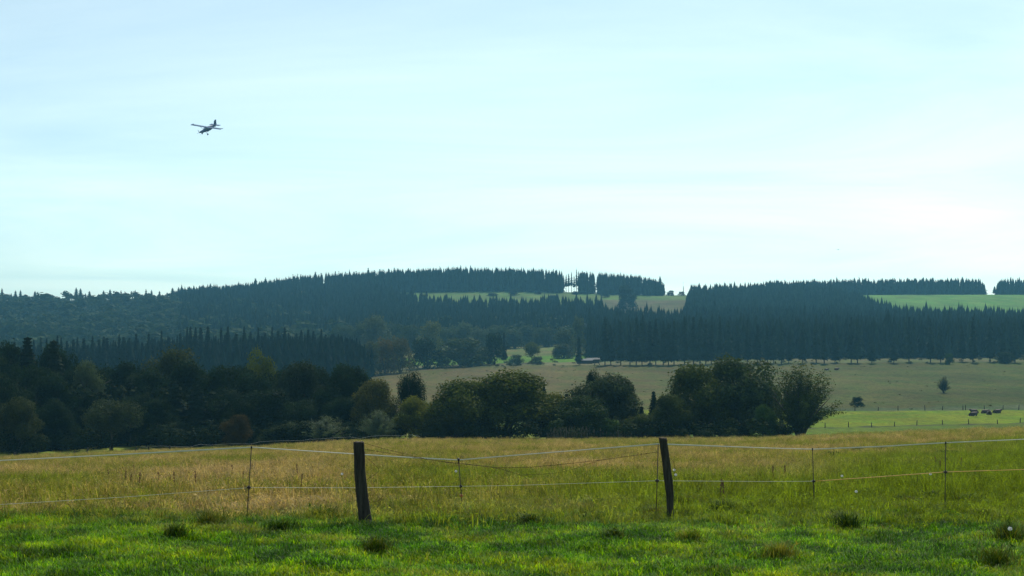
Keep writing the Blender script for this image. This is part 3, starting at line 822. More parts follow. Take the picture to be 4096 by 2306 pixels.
# silhouettes along the skyline
SKY_L = [(8, 1150, 24), (45, 1172, 20), (62, 1160, 26), (82, 1158, 26), (140, 1162, 30), (305, 1148, 34), (322, 1152, 34), (342, 1172, 16), (358, 1162, 28), (395, 1175, 22),
         (414, 1160, 26), (440, 1155, 28), (484, 1160, 20), (500, 1164, 20), (541, 1158, 20), (584, 1154, 22), (606, 1158, 24), (638, 1162, 22), (668, 1168, 18)]
for (sx, st, sw) in SKY_L:
    tree_px('spruce_tree', 'ridge', sx, st, sw, RNG.uniform(1235, 1255), BLUEG, 'spruce standing up above the low wooded skyline', 'tree', 'spruces above the low wooded skyline', 0)
RX = np.array([690, 800, 900, 1024, 1100, 1128, 1180, 1300, 1420, 1560, 1700, 1815, 1900, 2000, 2060, 2110, 2170, 2200, 2260, 2310, 2360, 2400, 2470, 2520, 2580, 2640, 2660], float)
RT = np.array([1162, 1148, 1140, 1128, 1122, 1116, 1098, 1090, 1082, 1078, 1076, 1066, 1072, 1080, 1082, 1090, 1086, 1090, 1098, 1084, 1098, 1104, 1098, 1106, 1104, 1118, 1140], float)
sx = 690.0
while sx < 2662:
    if not 2175 < sx < 2179:
        k = 2 if 2160 < sx < 2185 or 2245 < sx < 2320 or 2370 < sx < 2405 else RNG.randrange(2)
        tree_px('spruce_tree', 'ridge', sx, float(np.interp(sx, RX, RT)) + RNG.triangular(-22, 16, -2), RNG.uniform(20, 44) if k < 2 else RNG.uniform(13, 20), RNG.uniform(1247, 1262), BLUEG,
                'spruce on the crest of the long forested hill', 'tree', 'spruces along the crest of the long hill', k)
    sx += RNG.uniform(8, 27) if not 2240 < sx < 2320 else RNG.uniform(7, 12)
RX2 = np.array([3080, 3180, 3300, 3420, 3560, 3660, 3740, 3800, 3850, 3880, 3915, 3925, 3990, 4050, 4110], float)
RT2 = np.array([1122, 1124, 1112, 1108, 1110, 1102, 1116, 1112, 1118, 1116, 1124, 1128, 1122, 1118, 1128], float)
sx = 3080.0
while sx < 4125:
    if not (3945 < sx < 3978):
        tree_px('spruce_tree', 'ridge', sx, float(np.interp(sx, RX2, RT2)) + RNG.triangular(-8, 24, 10), RNG.uniform(22, 46), RNG.uniform(1258, 1270), BLUEG,
                'spruce in the skyline row behind the bright hill field', 'tree', 'spruces behind the bright hill field', RNG.randrange(2))
    sx += RNG.uniform(9, 32)

# ------------------------------------------------------------------ the woods as masses
NR = np.random.default_rng(3)
SP_LOW = []
for i in range(4):
    v, t = spruce_arrays(200 + i, 3, 4, 0.03, 0.15 + 0.02 * i, 1.1, 0, 0.3, 0.95, 4, 6)
    SP_LOW.append((v, t))


def low_round(seed, n=98, leaf=0.092):
    rng = np.random.default_rng(seed)
    P, Q = [], []
    for _ in range(7):
        d = rng.normal(0, 1, 3); d[2] = abs(d[2]); d /= np.linalg.norm(d)
        c = np.array([0, 0, 0.46]) + d * np.array([0.27, 0.27, 0.28]); r = rng.uniform(0.16, 0.25)
        k = n // 7
        e = rng.normal(0, 1, (k, 3)); e /= np.linalg.norm(e, axis=1, keepdims=True)
        P.append(c + e * r); Q.append(e)
    P = np.concatenate(P); Q = np.concatenate(Q)
    V, q = leaf_quads(P, Q, leaf, rng, 0.8, 0.28)
    T = np.concatenate([q[:, [0, 1, 2]], q[:, [0, 2, 3]]])
    return V, T


RD_LOW = [low_round(300 + i) for i in range(4)]


def wood(name, label, pts, protos, color, mat, hrange, wfac):
    """one mass of far trees standing on the given ground points"""
    Vs, Ts, n = [], [], 0
    for (x, y) in pts:
        v, t = protos[NR.integers(len(protos))]
        H = hrange(512 + F * x / y, y) if callable(hrange) else NR.uniform(*hrange); W = H * wfac * NR.uniform(0.8, 1.25)
        a = NR.uniform(0, 6.28); ca, sa = math.cos(a), math.sin(a)
        q = np.stack([(v[:, 0] * ca - v[:, 1] * sa) * W + x, (v[:, 0] * sa + v[:, 1] * ca) * W + y, v[:, 2] * H + gz(x, y) - 0.3], 1)
        Vs.append(q); Ts.append(t + n); n += len(v)
    o = obj(name, mesh_np(name, np.concatenate(Vs), tri=np.concatenate(Ts), mat=M[mat]))
    o.color = (*color, 1)
    return tag(o, label, 'forest', kind='stuff')


def scatter(test, step, Ylo, Yhi, ulo=-90, uhi=1114):
    P = []
    for y in np.arange(Ylo, Yhi, step):
        for x in np.arange((ulo - 512) / F * y, (uhi - 512) / F * y, step):
            xx = x + NR.uniform(-0.45, 0.45) * step; yy = y + NR.uniform(-0.45, 0.45) * step
            if test(512 + F * xx / yy, yy): P.append((xx, yy))
    return P


def right_limit(u):
    return np.interp(u, [590, 612, 640, 680, 683, 690, 800, 842, 870, 900, 950, 1024, 1120], [860, 850, 835, 820, 830, 1160, 1190, 1110, 1000, 930, 875, 850, 850])


wood('spruce_forest', 'dense hazy spruce plantation covering the slope behind the moor',
     scatter(lambda u, y: u > 588 + (y < 600) * 12 and y < min(right_limit(u), 870) and y > 566 and NR.random() > 0.07, 3.7, 560, 875), SP_LOW, BLUEG, 'needle', lambda u, y: NR.normal(16.4, 1.7) + (3.0 if NR.random() < 0.06 else 0), 0.85)
wood('spruce_forest', 'rounded hill of even spruce plantation between the saddle and the bright field',
     scatter(lambda u, y: 682 < u < 960 and 860 < y < right_limit(u), 4.2, 850, 1205), SP_LOW, (0.027, 0.047, 0.025), 'needle', lambda u, y: NR.normal(15.2, 1.4), 0.85)
wood('spruce_forest', 'dark spruce wood on the long slope below the hill pasture',
     scatter(lambda u, y: 180 < u < 640 and (760 if u > 385 else 800) < y < np.interp(u, [180, 375, 395, 450, 600, 612, 640], [1215, 1215, 1095, 1005, 985, 860, 840]) and (u > 360 or y > 1050 or NR.random() < 0.55), 4.8, 755, 1220), SP_LOW, BLUEG, 'needle', lambda u, y: NR.normal(15, 2.2), 0.9)
wood('spruce_forest', 'long ridge forest of spruces behind the crest trees',
     scatter(lambda u, y: 172 < u < 664 and not (543.4 < u < 545 or 562 < u < 579 or 594.5 < u < 597.5) and y > 1228, 5.0, 1215, 1300), SP_LOW, BLUEG, 'needle', lambda u, y: NR.normal(0.96, 0.05) * np.interp(u, [172, 256, 300, 450, 560, 640, 664], [10, 17.5, 22, 25.5, 23.5, 21.5, 14]), 0.70)
wood('spruce_forest', 'band of spruces on the skyline above the bright hill field',
     scatter(lambda u, y: 766 < u < 1114 and not (985 < u < 996), 5.0, 1258, 1310), SP_LOW, BLUEG, 'needle', lambda u, y: NR.normal(17.0, 1.4) * float(np.clip(abs(u - 990.5) / 14 + 0.25, 0.5, 1)), 0.8)
wood('spruce_forest', 'back rows of the spruce stand beyond the near wood',
     scatter(lambda u, y: u < 372 - (y > 520) * 15, 4.2, 462, 545, -80, 380), SP_LOW, SPR, 'needle', lambda u, y: NR.uniform(0.85, 1.08) * np.interp(u, [0, 70, 170, 340, 372], [15, 16, 17.8, 17, 12]), 0.85)
wood('broadleaf_forest', 'hazy broadleaved wood covering the low hillside',
     scatter(lambda u, y: u < np.interp(y, [700, 900, 1260], [400, 330, 185]) and NR.random() < 0.72, 9.5, 700, 1262, -90, 420), RD_LOW, (0.036, 0.056, 0.024), 'farleaf', lambda u, y: float(np.clip(NR.lognormal(2.25, 0.28), 5, 17)) * (1.0 if y < 1150 else 0.62), 1.35)
wood('broadleaf_forest', 'pale scrub wood with olive tints on the valley side behind the spruce stand',
     scatter(lambda u, y: u < 395 and NR.random() < 0.75, 8.0, 560, 705, -90, 400), RD_LOW, (0.052, 0.062, 0.022), 'farleaf', (7, 11), 1.1)
wood('broadleaf_forest', 'broadleaved fringe along the foot of the central spruce slope',
     scatter(lambda u, y: 385 < u < 600 and NR.random() < 0.55, 9.0, 755, 880, 380, 605), RD_LOW, (0.036, 0.056, 0.026), 'farleaf', (9, 15), 1.15)
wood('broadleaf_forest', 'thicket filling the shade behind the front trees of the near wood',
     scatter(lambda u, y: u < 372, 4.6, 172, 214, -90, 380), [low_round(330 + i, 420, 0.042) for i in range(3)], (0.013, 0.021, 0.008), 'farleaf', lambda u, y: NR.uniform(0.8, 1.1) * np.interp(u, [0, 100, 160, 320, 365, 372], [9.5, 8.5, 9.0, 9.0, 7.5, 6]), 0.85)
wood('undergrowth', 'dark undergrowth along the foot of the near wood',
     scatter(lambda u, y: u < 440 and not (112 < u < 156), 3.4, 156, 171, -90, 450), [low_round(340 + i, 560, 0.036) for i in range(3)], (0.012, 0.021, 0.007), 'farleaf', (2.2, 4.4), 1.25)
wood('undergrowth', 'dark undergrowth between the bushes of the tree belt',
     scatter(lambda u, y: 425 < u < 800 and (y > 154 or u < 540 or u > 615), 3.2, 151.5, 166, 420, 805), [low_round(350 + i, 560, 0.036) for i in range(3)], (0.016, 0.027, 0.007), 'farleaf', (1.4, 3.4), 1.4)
wood('scrub', 'low scrub and rough growth at the foot of the plantation edge',
     scatter(lambda u, y: u > 385 and NR.random() < 0.20, 5.0, 512, 566), RD_LOW, (0.085, 0.092, 0.05), 'leaf', (0.8, 2.2), 1.4)

wood('moor_tufts', 'rough dark tufts of heath and rushes spread over the open moor',
     scatter(lambda u, y: u > 360 and y > 286 and NR.random() < 0.9 * float(patch(0.06 * (u - 512) / F * y * 6, y * 0.11, 1.0, 0.4)) ** 2, 2.2, 284, 515, 350, 1110), [low_round(360 + i, 14, 0.22) for i in range(3)], (0.062, 0.062, 0.020), 'farleaf', lambda u, y: float(np.clip(NR.lognormal(-1.75, 0.45), 0.08, 0.5)), 2.4)

# ------------------------------------------------------------------ fences, wires
def path(pts, step=0.12):
    out_ = []
    for a, b in zip(pts[:-1], pts[1:]):
        a, b = Vector(a), Vector(b)
        k = max(1, int((b - a).length / step))
        out_ += [a + (b - a) * (i / k) for i in range(k)]
    return out_ + [Vector(pts[-1])]


def at(sx, sy, Y): return (px(sx, Y), Y, pz(sy, Y))


def wood_post(label, Y, prof, seed):
    """a weathered split post: rings follow its leaning outline"""
    rng = random.Random(seed)
    base = Vector((px((prof[-1][1] + prof[-1][2]) / 2, Y), Y, gz(px((prof[-1][1] + prof[-1][2]) / 2, Y), Y)))
    r = thing('fence_post', label, 'fence post', base)
    n, rows = 22, 30
    ph = [1 + 0.10 * math.sin(3 * k * 2 * math.pi / n + seed) + rng.uniform(-0.07, 0.07) for k in range(n)]
    crack = [rng.randrange(n) for _ in range(4)]
    vs, fs = [], []
    ys = [p[0] for p in prof]
    for j in range(rows):
        sy = ys[0] + (ys[-1] - ys[0]) * j / (rows - 1)
        xl = np.interp(sy, ys, [p[1] for p in prof]); xr = np.interp(sy, ys, [p[2] for p in prof])
        cx = px((xl + xr) / 2, Y); rad = (px(xr, Y) - px(xl, Y)) / 2
        for k in range(n):
            a = k * 2 * math.pi / n
            q = rad * ph[k] * (0.80 if k in crack and j < 22 else 1) * (1 + rng.uniform(-0.035, 0.035))
            dz = rng.uniform(-0.012, 0.016) if j == 0 else 0
            vs.append(Vector((cx + q * math.cos(a), Y + q * 0.92 * math.sin(a), pz(sy, Y) + dz)) - base)
    z0 = -0.25
    last = vs[-n:]
    vs += [Vector((p.x + 0.01, p.y, z0)) for p in last]
    rows += 1
    for j in range(rows - 1):
        for k in range(n):
            fs.append((j * n + k, (j + 1) * n + k, (j + 1) * n + (k + 1) % n, j * n + (k + 1) % n))
    top = sum((v for v in vs[:n]), Vector()) / n
    vs.append(top + Vector((0, 0, -0.012)))
    for k in range(n): fs.append((len(vs) - 1, k, (k + 1) % n))
    MB().add(vs, fs).build('shaft', M['post'], r)
    for (hz, side) in ((0.96, 1), (0.86, 1), (0.30, -1)):        # bent staples that held the wire
        f = hz
        sy = ys[-1] + (ys[0] - ys[-1]) * f
        x = px(np.interp(sy, ys, [p[2] if side > 0 else p[1] for p in prof]), Y)
        c = Vector((x, Y - 0.01, pz(sy, Y))) - base
        MB().tube([c + Vector((-0.012 * side, 0, 0.012)), c + Vector((0.008 * side, -0.012, 0.004)), c + Vector((0.008 * side, -0.012, -0.008)), c + Vector((-0.012 * side, 0, -0.014))], 0.003, 5).build('staple', M['rust'], r)
    return r


za, xa = 3.295, 1340
wood_post('thick upright weathered wooden fence post trailing barbed wire', 19.5,
          [(1700 + y / za, xa + l / za, xa + r / za) for (y, l, r) in [(225, 248, 388), (420, 255, 398), (600, 259, 402), (740, 268, 420), (900, 282, 437), (1060, 300, 460), (1240, 318, 487)]], 3)
zb, xb = 3.815, 2580
wood_post('leaning slimmer weathered wooden fence post beside a thin stake', 20.1,
          [(1700 + y / zb, xb + l / zb, xb + r / zb) for (y, l, r) in [(195, 203, 328), (350, 224, 350), (500, 247, 372), (700, 268, 398), (850, 285, 418), (1050, 316, 436), (1310, 330, 432)]], 8)


def stake(label, X, Y, ztop, base_dx, clips, ball=False, topclip=True):
    zb_ = gz(X + base_dx, Y)
    r = thing('fence_stake', label, 'fence stake', (X + base_dx, Y, zb_))
    H = ztop - zb_
    p0, p1 = Vector((0, 0, -0.15)), Vector((-base_dx, 0, H))
    MB().tube([p0, p0.lerp(p1, 0.5), p1], 0.0075, 7).build('rod', M['rod'], r)
    if ball:
        b = MB().ball(p1, (0.026, 0.026, 0.030), 10, 8); b.tube([p1 + Vector((0, 0, -0.06)), p1], 0.012, 7); b.build('top_knob', M['clip'], r)
    elif topclip:
        MB().tube([p1 + Vector((0, 0, -0.03)), p1 + Vector((0, 0, 0.015))], 0.013, 7).build('top_clip', M['clip'], r)
    for (z, m) in clips:
        c = p0.lerp(p1, (z - zb_ + 0.15) / (H + 0.15))
        q = MB().box((c.x - 0.032, c.y - 0.016, c.z - 0.016), (c.x + 0.032, c.y + 0.016, c.z + 0.016)); q.tube([c + Vector((0, 0, -0.03)), c + Vector((0, 0, 0.03))], 0.014, 7)
        q.build('insulator', M[m], r, smooth=False)
    return r


YS = [20.0, 22.6, 20.6, 22.8, 22.4]
stake('thin dark stake with slight lean holding tape over the tan grass', px(1006, YS[0]), YS[0], pz(1788, YS[0]), px(984, YS[0]) - px(1006, YS[0]), [(pz(1950, YS[0]), 'rod')])
stake('thin dark stake with round knob top and orange clip between the two wooden posts', px(1834, YS[1]), YS[1], pz(1838, YS[1]), px(1853, YS[1]) - px(1834, YS[1]), [(pz(1945, YS[1]), 'clip'), (pz(1983, YS[1]), 'clipo')], ball=True)
stake('thin dark stake standing right against the leaning wooden post', px(2633, YS[2]), YS[2], pz(1775, YS[2]), px(2622, YS[2]) - px(2633, YS[2]), [(pz(1923, YS[2]), 'rod')], topclip=False)
stake('thin dark stake where the lower line turns from white to orange', px(3250, YS[3]), YS[3], pz(1795, YS[3]), px(3258, YS[3]) - px(3250, YS[3]), [(pz(1925, YS[3]), 'clip')])
stake('thin dark stake carrying the orange rope over clover in the green pasture', px(3783, YS[4]), YS[4], pz(1770, YS[4]), px(3779, YS[4]) - px(3783, YS[4]), [(pz(1888, YS[4]), 'rod')])


def line(name, label, cat, pts, rad, mat, sag=0.0, flat=False, barbs=False):
    P = path(pts, 0.15)
    mb = MB()
    if flat:
        vs, fs = [], []
        for i, p in enumerate(P):
            tw = 0.5 + 0.5 * math.sin(i * 0.21)
            dz = Vector((0, 0.4 * (1 - tw), 0.6 + 0.4 * tw)) * rad
            vs += [p + dz + Vector((0, -0.0012, 0)), p - dz + Vector((0, -0.0012, 0)), p - dz + Vector((0, 0.0012, 0)), p + dz + Vector((0, 0.0012, 0))]
        for i in range(len(P) - 1):
            for k in range(4): fs.append((i * 4 + k, i * 4 + (k + 1) % 4, i * 4 + 4 + (k + 1) % 4, i * 4 + 4 + k))
        mb.add(vs, fs)
    else:
        mb.tube(P, rad, 5)
        if barbs:
            rg = random.Random(1)
            for i in range(1, len(P) - 1):
                d = (P[i + 1] - P[i - 1]).normalized()
                for s in (-1, 1):
                    q = Vector((rg.uniform(-1, 1) * 0.4, rg.uniform(-1, 1), s)) * 0.014
                    mb.tube([P[i] - q * 0.2, P[i] + q], [rad * 1.5, rad * 0.4], 4)
    o = mb.build(name, M[mat], None)
    return tag(o, label, cat)


T = [at(-700, 1892, 20.0), at(0, 1842, 20.0), at(500, 1817, 20.0), at(1006, 1789, YS[0]), at(1420, 1816, 21.2), at(1640, 1830, 22.0), at(1835, 1840, YS[1]), at(2048, 1822, 22.1), at(2400, 1794, 21.2), at(2633, 1776, YS[2]),
     at(2800, 1782, 21.2), at(3072, 1792, 22.1), at(3250, 1797, YS[3]), at(3520, 1786, 22.6), at(3783, 1771, YS[4]), at(4096, 1757, 22.2), at(4500, 1740, 22.0)]
line('fence_tape', 'white electric fence tape strung along the tops of the stakes', 'fence tape', T, 0.0095, 'tape', flat=True)
T = [at(-700, 2062, 20.0), at(0, 2018, 20.0), at(500, 1988, 20.0), at(1004, 1950, YS[0]), at(1420, 1951, 21.2), at(1845, 1945, YS[1]), at(2048, 1942, 22.1), at(2627, 1923, YS[2]), at(3072, 1926, 22.1), at(3254, 1925, YS[3])]
line('fence_line', 'thin white lower line of the electric fence', 'fence line', T, 0.0026, 'tape')
T = [at(3254, 1925, YS[3]), at(3520, 1907, 22.6), at(3781, 1888, YS[4]), at(4096, 1878, 22.2), at(4500, 1862, 22.0)]
line('fence_rope', 'orange rope forming the lower line of the electric fence', 'fence rope', T, 0.006, 'orange')


def c6(x, y, Y): return at(1024 + x / 2.0537, 1600 + y / 2.0537, Y)
def c7(x, y, Y): return at(2048 + x / 2.0537, 1600 + y / 2.0537, Y)


line('barbed_wire', 'rusty barbed wire sagging from the thick post to the leaning post', 'barbed wire',
     [c6(895, 405, 19.42), c6(1100, 438, 19.5), c6(1300, 470, 19.55), c6(1500, 502, 19.6), c6(1660, 520, 19.7), c6(1850, 542, 19.75), c6(2000, 557, 19.8), c7(150, 552, 19.85), c7(400, 530, 19.9), c7(600, 508, 19.95), c7(800, 484, 20), c7(1000, 456, 20), c7(1205, 425, 19.98)], 0.0035, 'rust', barbs=True)
line('barbed_wire', 'rusty loose barbed wire strand crossing above the sagging one and ending in the grass', 'barbed wire',
     [c6(880, 350, 19.5), c6(1030, 395, 19.6), c6(1200, 437, 19.6), c6(1400, 485, 19.65), c6(1560, 512, 19.7), c6(1720, 525, 19.75), c6(1900, 546, 19.85), c6(2048, 575, 19.95), c7(60, 615, 20.0), c7(115, 640, 20.0)], 0.003, 'rust', barbs=True)
line('barbed_wire', 'slack thin rusty wire hanging low below the barbed wire near the leaning post', 'barbed wire',
     [c7(60, 616, 20.0), c7(250, 610, 20.0), c7(400, 595, 20.0), c7(530, 560, 20.0), c7(700, 500, 20.0), c7(790, 486, 20.0)], 0.0022, 'rust')
line('wire_loop', 'loose curl of rusty wire bulging from the side of the thick post', 'wire',
     [c6(893, 455, 19.45), c6(940, 500, 19.4), c6(985, 538, 19.4), c6(1008, 565, 19.4), c6(1003, 590, 19.4), c6(965, 620, 19.4), c6(908, 655, 19.45)], 0.003, 'rust')
line('wire_loop', 'short curved rusty wire end low on the thick post', 'wire',
     [c6(918, 825, 19.45), c6(945, 840, 19.4), c6(990, 835, 19.4), c6(1025, 815, 19.4), c6(1045, 785, 19.4)], 0.003, 'rust')
line('wire_loop', 'faint curved wire hanging off the leaning post', 'wire',
     [c7(1285, 465, 20.1), c7(1325, 500, 20.05), c7(1338, 560, 20.05), c7(1334, 610, 20.05), c7(1318, 670, 20.1)], 0.0025, 'rust')

# far fences
def far_post(name, label, sx, Y, H, r, group, lean=0.0):
    X = px(sx, Y)
    o = thing(name, label, 'fence post', (X, Y, gz(X, Y)), group)
    rg = random.Random(int(sx))
    MB().tube([(0, 0, -0.3), (lean * 0.5, 0, H * 0.5), (lean, 0, H)], [r, r * 0.95, r * 0.85], 7).build('shaft', M['post'], o)
    MB().tube([(lean - r, 0, H * 0.9), (lean + r * 1.1, -r, H * 0.9)], 0.01, 5).build('staple', M['rust'], o)


for sx, ln in ((60, 0), (150, 0), (295, 0.1), (345, 0.25), (440, 0), (537, 0.3), (595, 0), (680, -0.05), (760, 0), (850, 0), (1240, 0), (1330, 0)):
    far_post('fence_post', 'small dark post of the fence along the far edge of the tan meadow', sx, 146, 0.85, 0.08, 'posts along the far edge of the tan meadow', ln)
for sx in (2265, 2472):
    far_post('fence_post', 'small post in front of the pale weed stalks', sx, 148, 1.2, 0.07, 'posts before the pale weed stalks')
for sx in (3300, 3394, 3487, 3578, 3667, 3770, 3875, 3990, 4080):
    far_post('fence_post', 'small post of the fence crossing the middle of the bright pasture', sx, 206 + 0.06 * (sx / 4 - 850), 0.85 + RNG.uniform(-0.1, 0.15), 0.08, 'posts across the middle of the bright pasture', RNG.uniform(-0.1, 0.1))
for sx in (3420, 3512, 3592, 3700, 3770, 3852, 3862, 3938, 4012, 4075):
    far_post('fence_post', 'small post of the fence behind the lying cows', sx, 283, 1.05 + RNG.uniform(-0.1, 0.2), 0.09, 'posts behind the lying cows', RNG.uniform(-0.1, 0.1))
for sx in (520, 545, 562, 586):
    far_post('fence_post', 'small dark post in the grassy gap beside the rounded willow', sx, 168, 1.5, 0.08, 'posts in the grassy gap', RNG.uniform(-0.1, 0.1))
rl = [(px(s, 168), 168, gz(px(s, 168), 168) + 0.75) for s in (505, 545, 600)]
line('fence_rail', 'dark wooden rail in the grassy gap beside the rounded willow', 'fence rail', rl, 0.06, 'post')
fw = [(px(s, 146), 146, gz(px(s, 146), 146) + 0.75) for s in range(560, 1720, 40)]
line('fence_wire', 'thin wire along the far edge of the tan meadow', 'wire', fw, 0.008, 'tape')

# huts by the plantation
def hut(label, sx, Y, w_, d_, h_, legs=0.0):
    X = px(sx, Y); r = thing('hut', label, 'hut', (X, Y, gz(X, Y)))
    b = MB().box((-w_ / 2, -d_ / 2, legs), (w_ / 2, d_ / 2, legs + h_)); b.build('wall', M['shed'], r, False)
    MB().add([(-w_ / 2 - .3, -d_ / 2 - .4, legs + h_ + .02), (w_ / 2 + .3, -d_ / 2 - .4, legs + h_ + .02), (w_ / 2 + .3, d_ / 2 + .4, legs + h_ + .7), (-w_ / 2 - .3, d_ / 2 + .4, legs + h_ + .7),
              (-w_ / 2 - .3, -d_ / 2 - .4, legs + h_ + .12), (w_ / 2 + .3, -d_ / 2 - .4, legs + h_ + .12), (w_ / 2 + .3, d_ / 2 + .4, legs + h_ + .8), (-w_ / 2 - .3, d_ / 2 + .4, legs + h_ + .8)],
             [(0, 3, 2, 1), (4, 5, 6, 7), (0, 1, 5, 4), (1, 2, 6, 5), (2, 3, 7, 6), (3, 0, 4, 7)]).build('roof', M['roofm'], r, False)
    MB().box((-w_ * .2, -d_ / 2 - .03, legs + .5), (w_ * .12, -d_ / 2 - .005, legs + h_ * .8)).build('opening', M['clip'], r, False)
    if legs:
        for a in (-1, 1):
            for c in (-1, 1):
                MB().tube([(a * w_ * .6, c * d_ * .6, -.2), (a * w_ * .42, c * d_ * .42, legs)], 0.12, 5).build('leg', M['shed'], r)


hut('low dark shelter with pale sheet roof at the plantation corner', 2338, 538, 6.5, 3.0, 1.3)
hut('second low shelter with pale roof half behind the first', 2364, 542, 3.2, 3.0, 1.4)
hut('little raised hide on legs with pale roof beside the low shelter', 2388, 522, 2.0, 1.8, 1.5, 0.9)


# ------------------------------------------------------------------ cows
def cow_mesh(name, mat, head_turn=0.0):
    """one lying cow, along +X, as one skinned body with folded legs"""
    V = [(-0.80, 0, 0.42), (-0.40, 0, 0.50), (0.05, 0, 0.50), (0.45, 0, 0.54), (0.72, 0, 0.64), (0.90, 0.08 * head_turn, 0.82), (1.04, 0.20 * head_turn, 0.90), (1.26, 0.40 * head_turn, 0.74),
         (-0.60, -0.36, 0.30), (-0.15, -0.50, 0.20), (-0.45, -0.52, 0.09), (-0.60, 0.36, 0.30), (-0.2, 0.48, 0.20),
         (0.55, -0.30, 0.28), (0.80, -0.36, 0.12), (0.55, 0.30, 0.28), (0.80, 0.36, 0.12),
         (1.0, 0.20 * head_turn - 0.2, 0.96), (1.0, 0.20 * head_turn + 0.2, 0.96)]
    E = [(0, 1), (1, 2), (2, 3), (3, 4), (4, 5), (5, 6), (6, 7), (0, 8), (8, 9), (9, 10), (0, 11), (11, 12), (3, 13), (13, 14), (3, 15), (15, 16), (6, 17), (6, 18)]
    Rr = [0.40, 0.47, 0.48, 0.46, 0.36, 0.23, 0.17, 0.11, 0.26, 0.15, 0.09, 0.26, 0.15, 0.20, 0.11, 0.20, 0.11, 0.05, 0.05]
    me = bpy.data.meshes.new('body')
    me.from_pydata(V, E, [])
    me.materials.append(M[mat])
    o = bpy.data.objects.new(name, me)
    COL.objects.link(o)
    o.modifiers.new('skin', 'SKIN').use_smooth_shade = True
    for i, r in enumerate(Rr):
        me.skin_vertices[0].data[i].radius = (r, r)
        me.skin_vertices[0].data[i].use_root = (i == 2)
    s = o.modifiers.new('sub', 'SUBSURF'); s.levels = 1; s.render_levels = 1
    return o


COWS = [(3893, 252, 0.25, 0.3, 'cow_patch', 'dark cow with a pale patch lying in front of another cow on the pasture'),
        (3899, 266, 2.9, -0.4, 'cow', 'dark cow with reddish back lying directly behind the cow with the pale patch'),
        (3938, 263, -0.45, 0.2, 'cow', 'dark cow lying between the pair and the one seen end-on, turned away from the fence'),
        (3957, 254, -1.9, 0.5, 'cow', 'dark cow lying end-on, its short outline seen alone before the others'),
        (3988, 264, 0.2, -0.3, 'cow', 'dark cow lying stretched out at the far end of the resting group'),
        (3306, 470, 0.3, 0.2, 'cow_patch', 'tiny pale-patched cow lying on the moor beside the upswept willow'),
        (3346, 470, 0.1, -0.2, 'cow', 'tiny dark cow lying on the moor apart from the pale-patched one')]
for (sx, Y, rz, ht, mt, lb) in COWS:
    c = cow_mesh('cow', mt, ht)
    X = px(sx, Y)
    c.location = (X, Y, gz(X, Y) - 0.05); c.rotation_euler = (0, 0, rz); c.scale = (0.95, 0.95, 0.95)
    tag(c, lb, 'cow', 'cows resting on the grass')


# ------------------------------------------------------------------ aircraft
def loft(secs, n=16):
    """secs: (x, z centre, half width, half height) along the body"""
    mb = MB(); vs, fs = [], []
    for (x, zc, hw, hh) in secs:
        for k in range(n):
            a = k * 2 * math.pi / n
            c, s = math.cos(a), math.sin(a)
            e = 0.65
            vs.append((x, math.copysign(abs(c) ** e, c) * hw, zc + math.copysign(abs(s) ** e, s) * hh))
    for i in range(len(secs) - 1):
        for k in range(n): fs.append((i * n + k, i * n + (k + 1) % n, (i + 1) * n + (k + 1) % n, (i + 1) * n + k))
    fs.append(tuple(range(n))[::-1]); fs.append(tuple((len(secs) - 1) * n + k for k in range(n)))
    return mb.add(vs, fs)


def slab(pts_lo, thick, axis):
    d = Vector(axis) * thick
    v = [Vector(p) - d for p in pts_lo] + [Vector(p) + d for p in pts_lo]
    n = len(pts_lo)
    return MB().add(v, [tuple(range(n))[::-1], tuple(range(n, 2 * n))] + [(k, (k + 1) % n, n + (k + 1) % n, n + k) for k in range(n)])


def airfoil_wing(y0, y1, xle, chord, z0, z1, th):
    prof = [(0, 0), (0.03, 0.5), (0.15, 0.95), (0.35, 1.0), (0.65, 0.6), (1, 0.04), (0.65, -0.25), (0.3, -0.42), (0.08, -0.35)]
    vs = [(xle - c * chord, y, z + t * th * chord) for (y, z) in ((y0, z0), (y1, z1)) for (c, t) in prof]
    n = len(prof)
    return MB().add(vs, [tuple(range(n)), tuple(range(2 * n - 1, n - 1, -1))] + [(k, n + k, n + (k + 1) % n, (k + 1) % n) for k in range(n)])


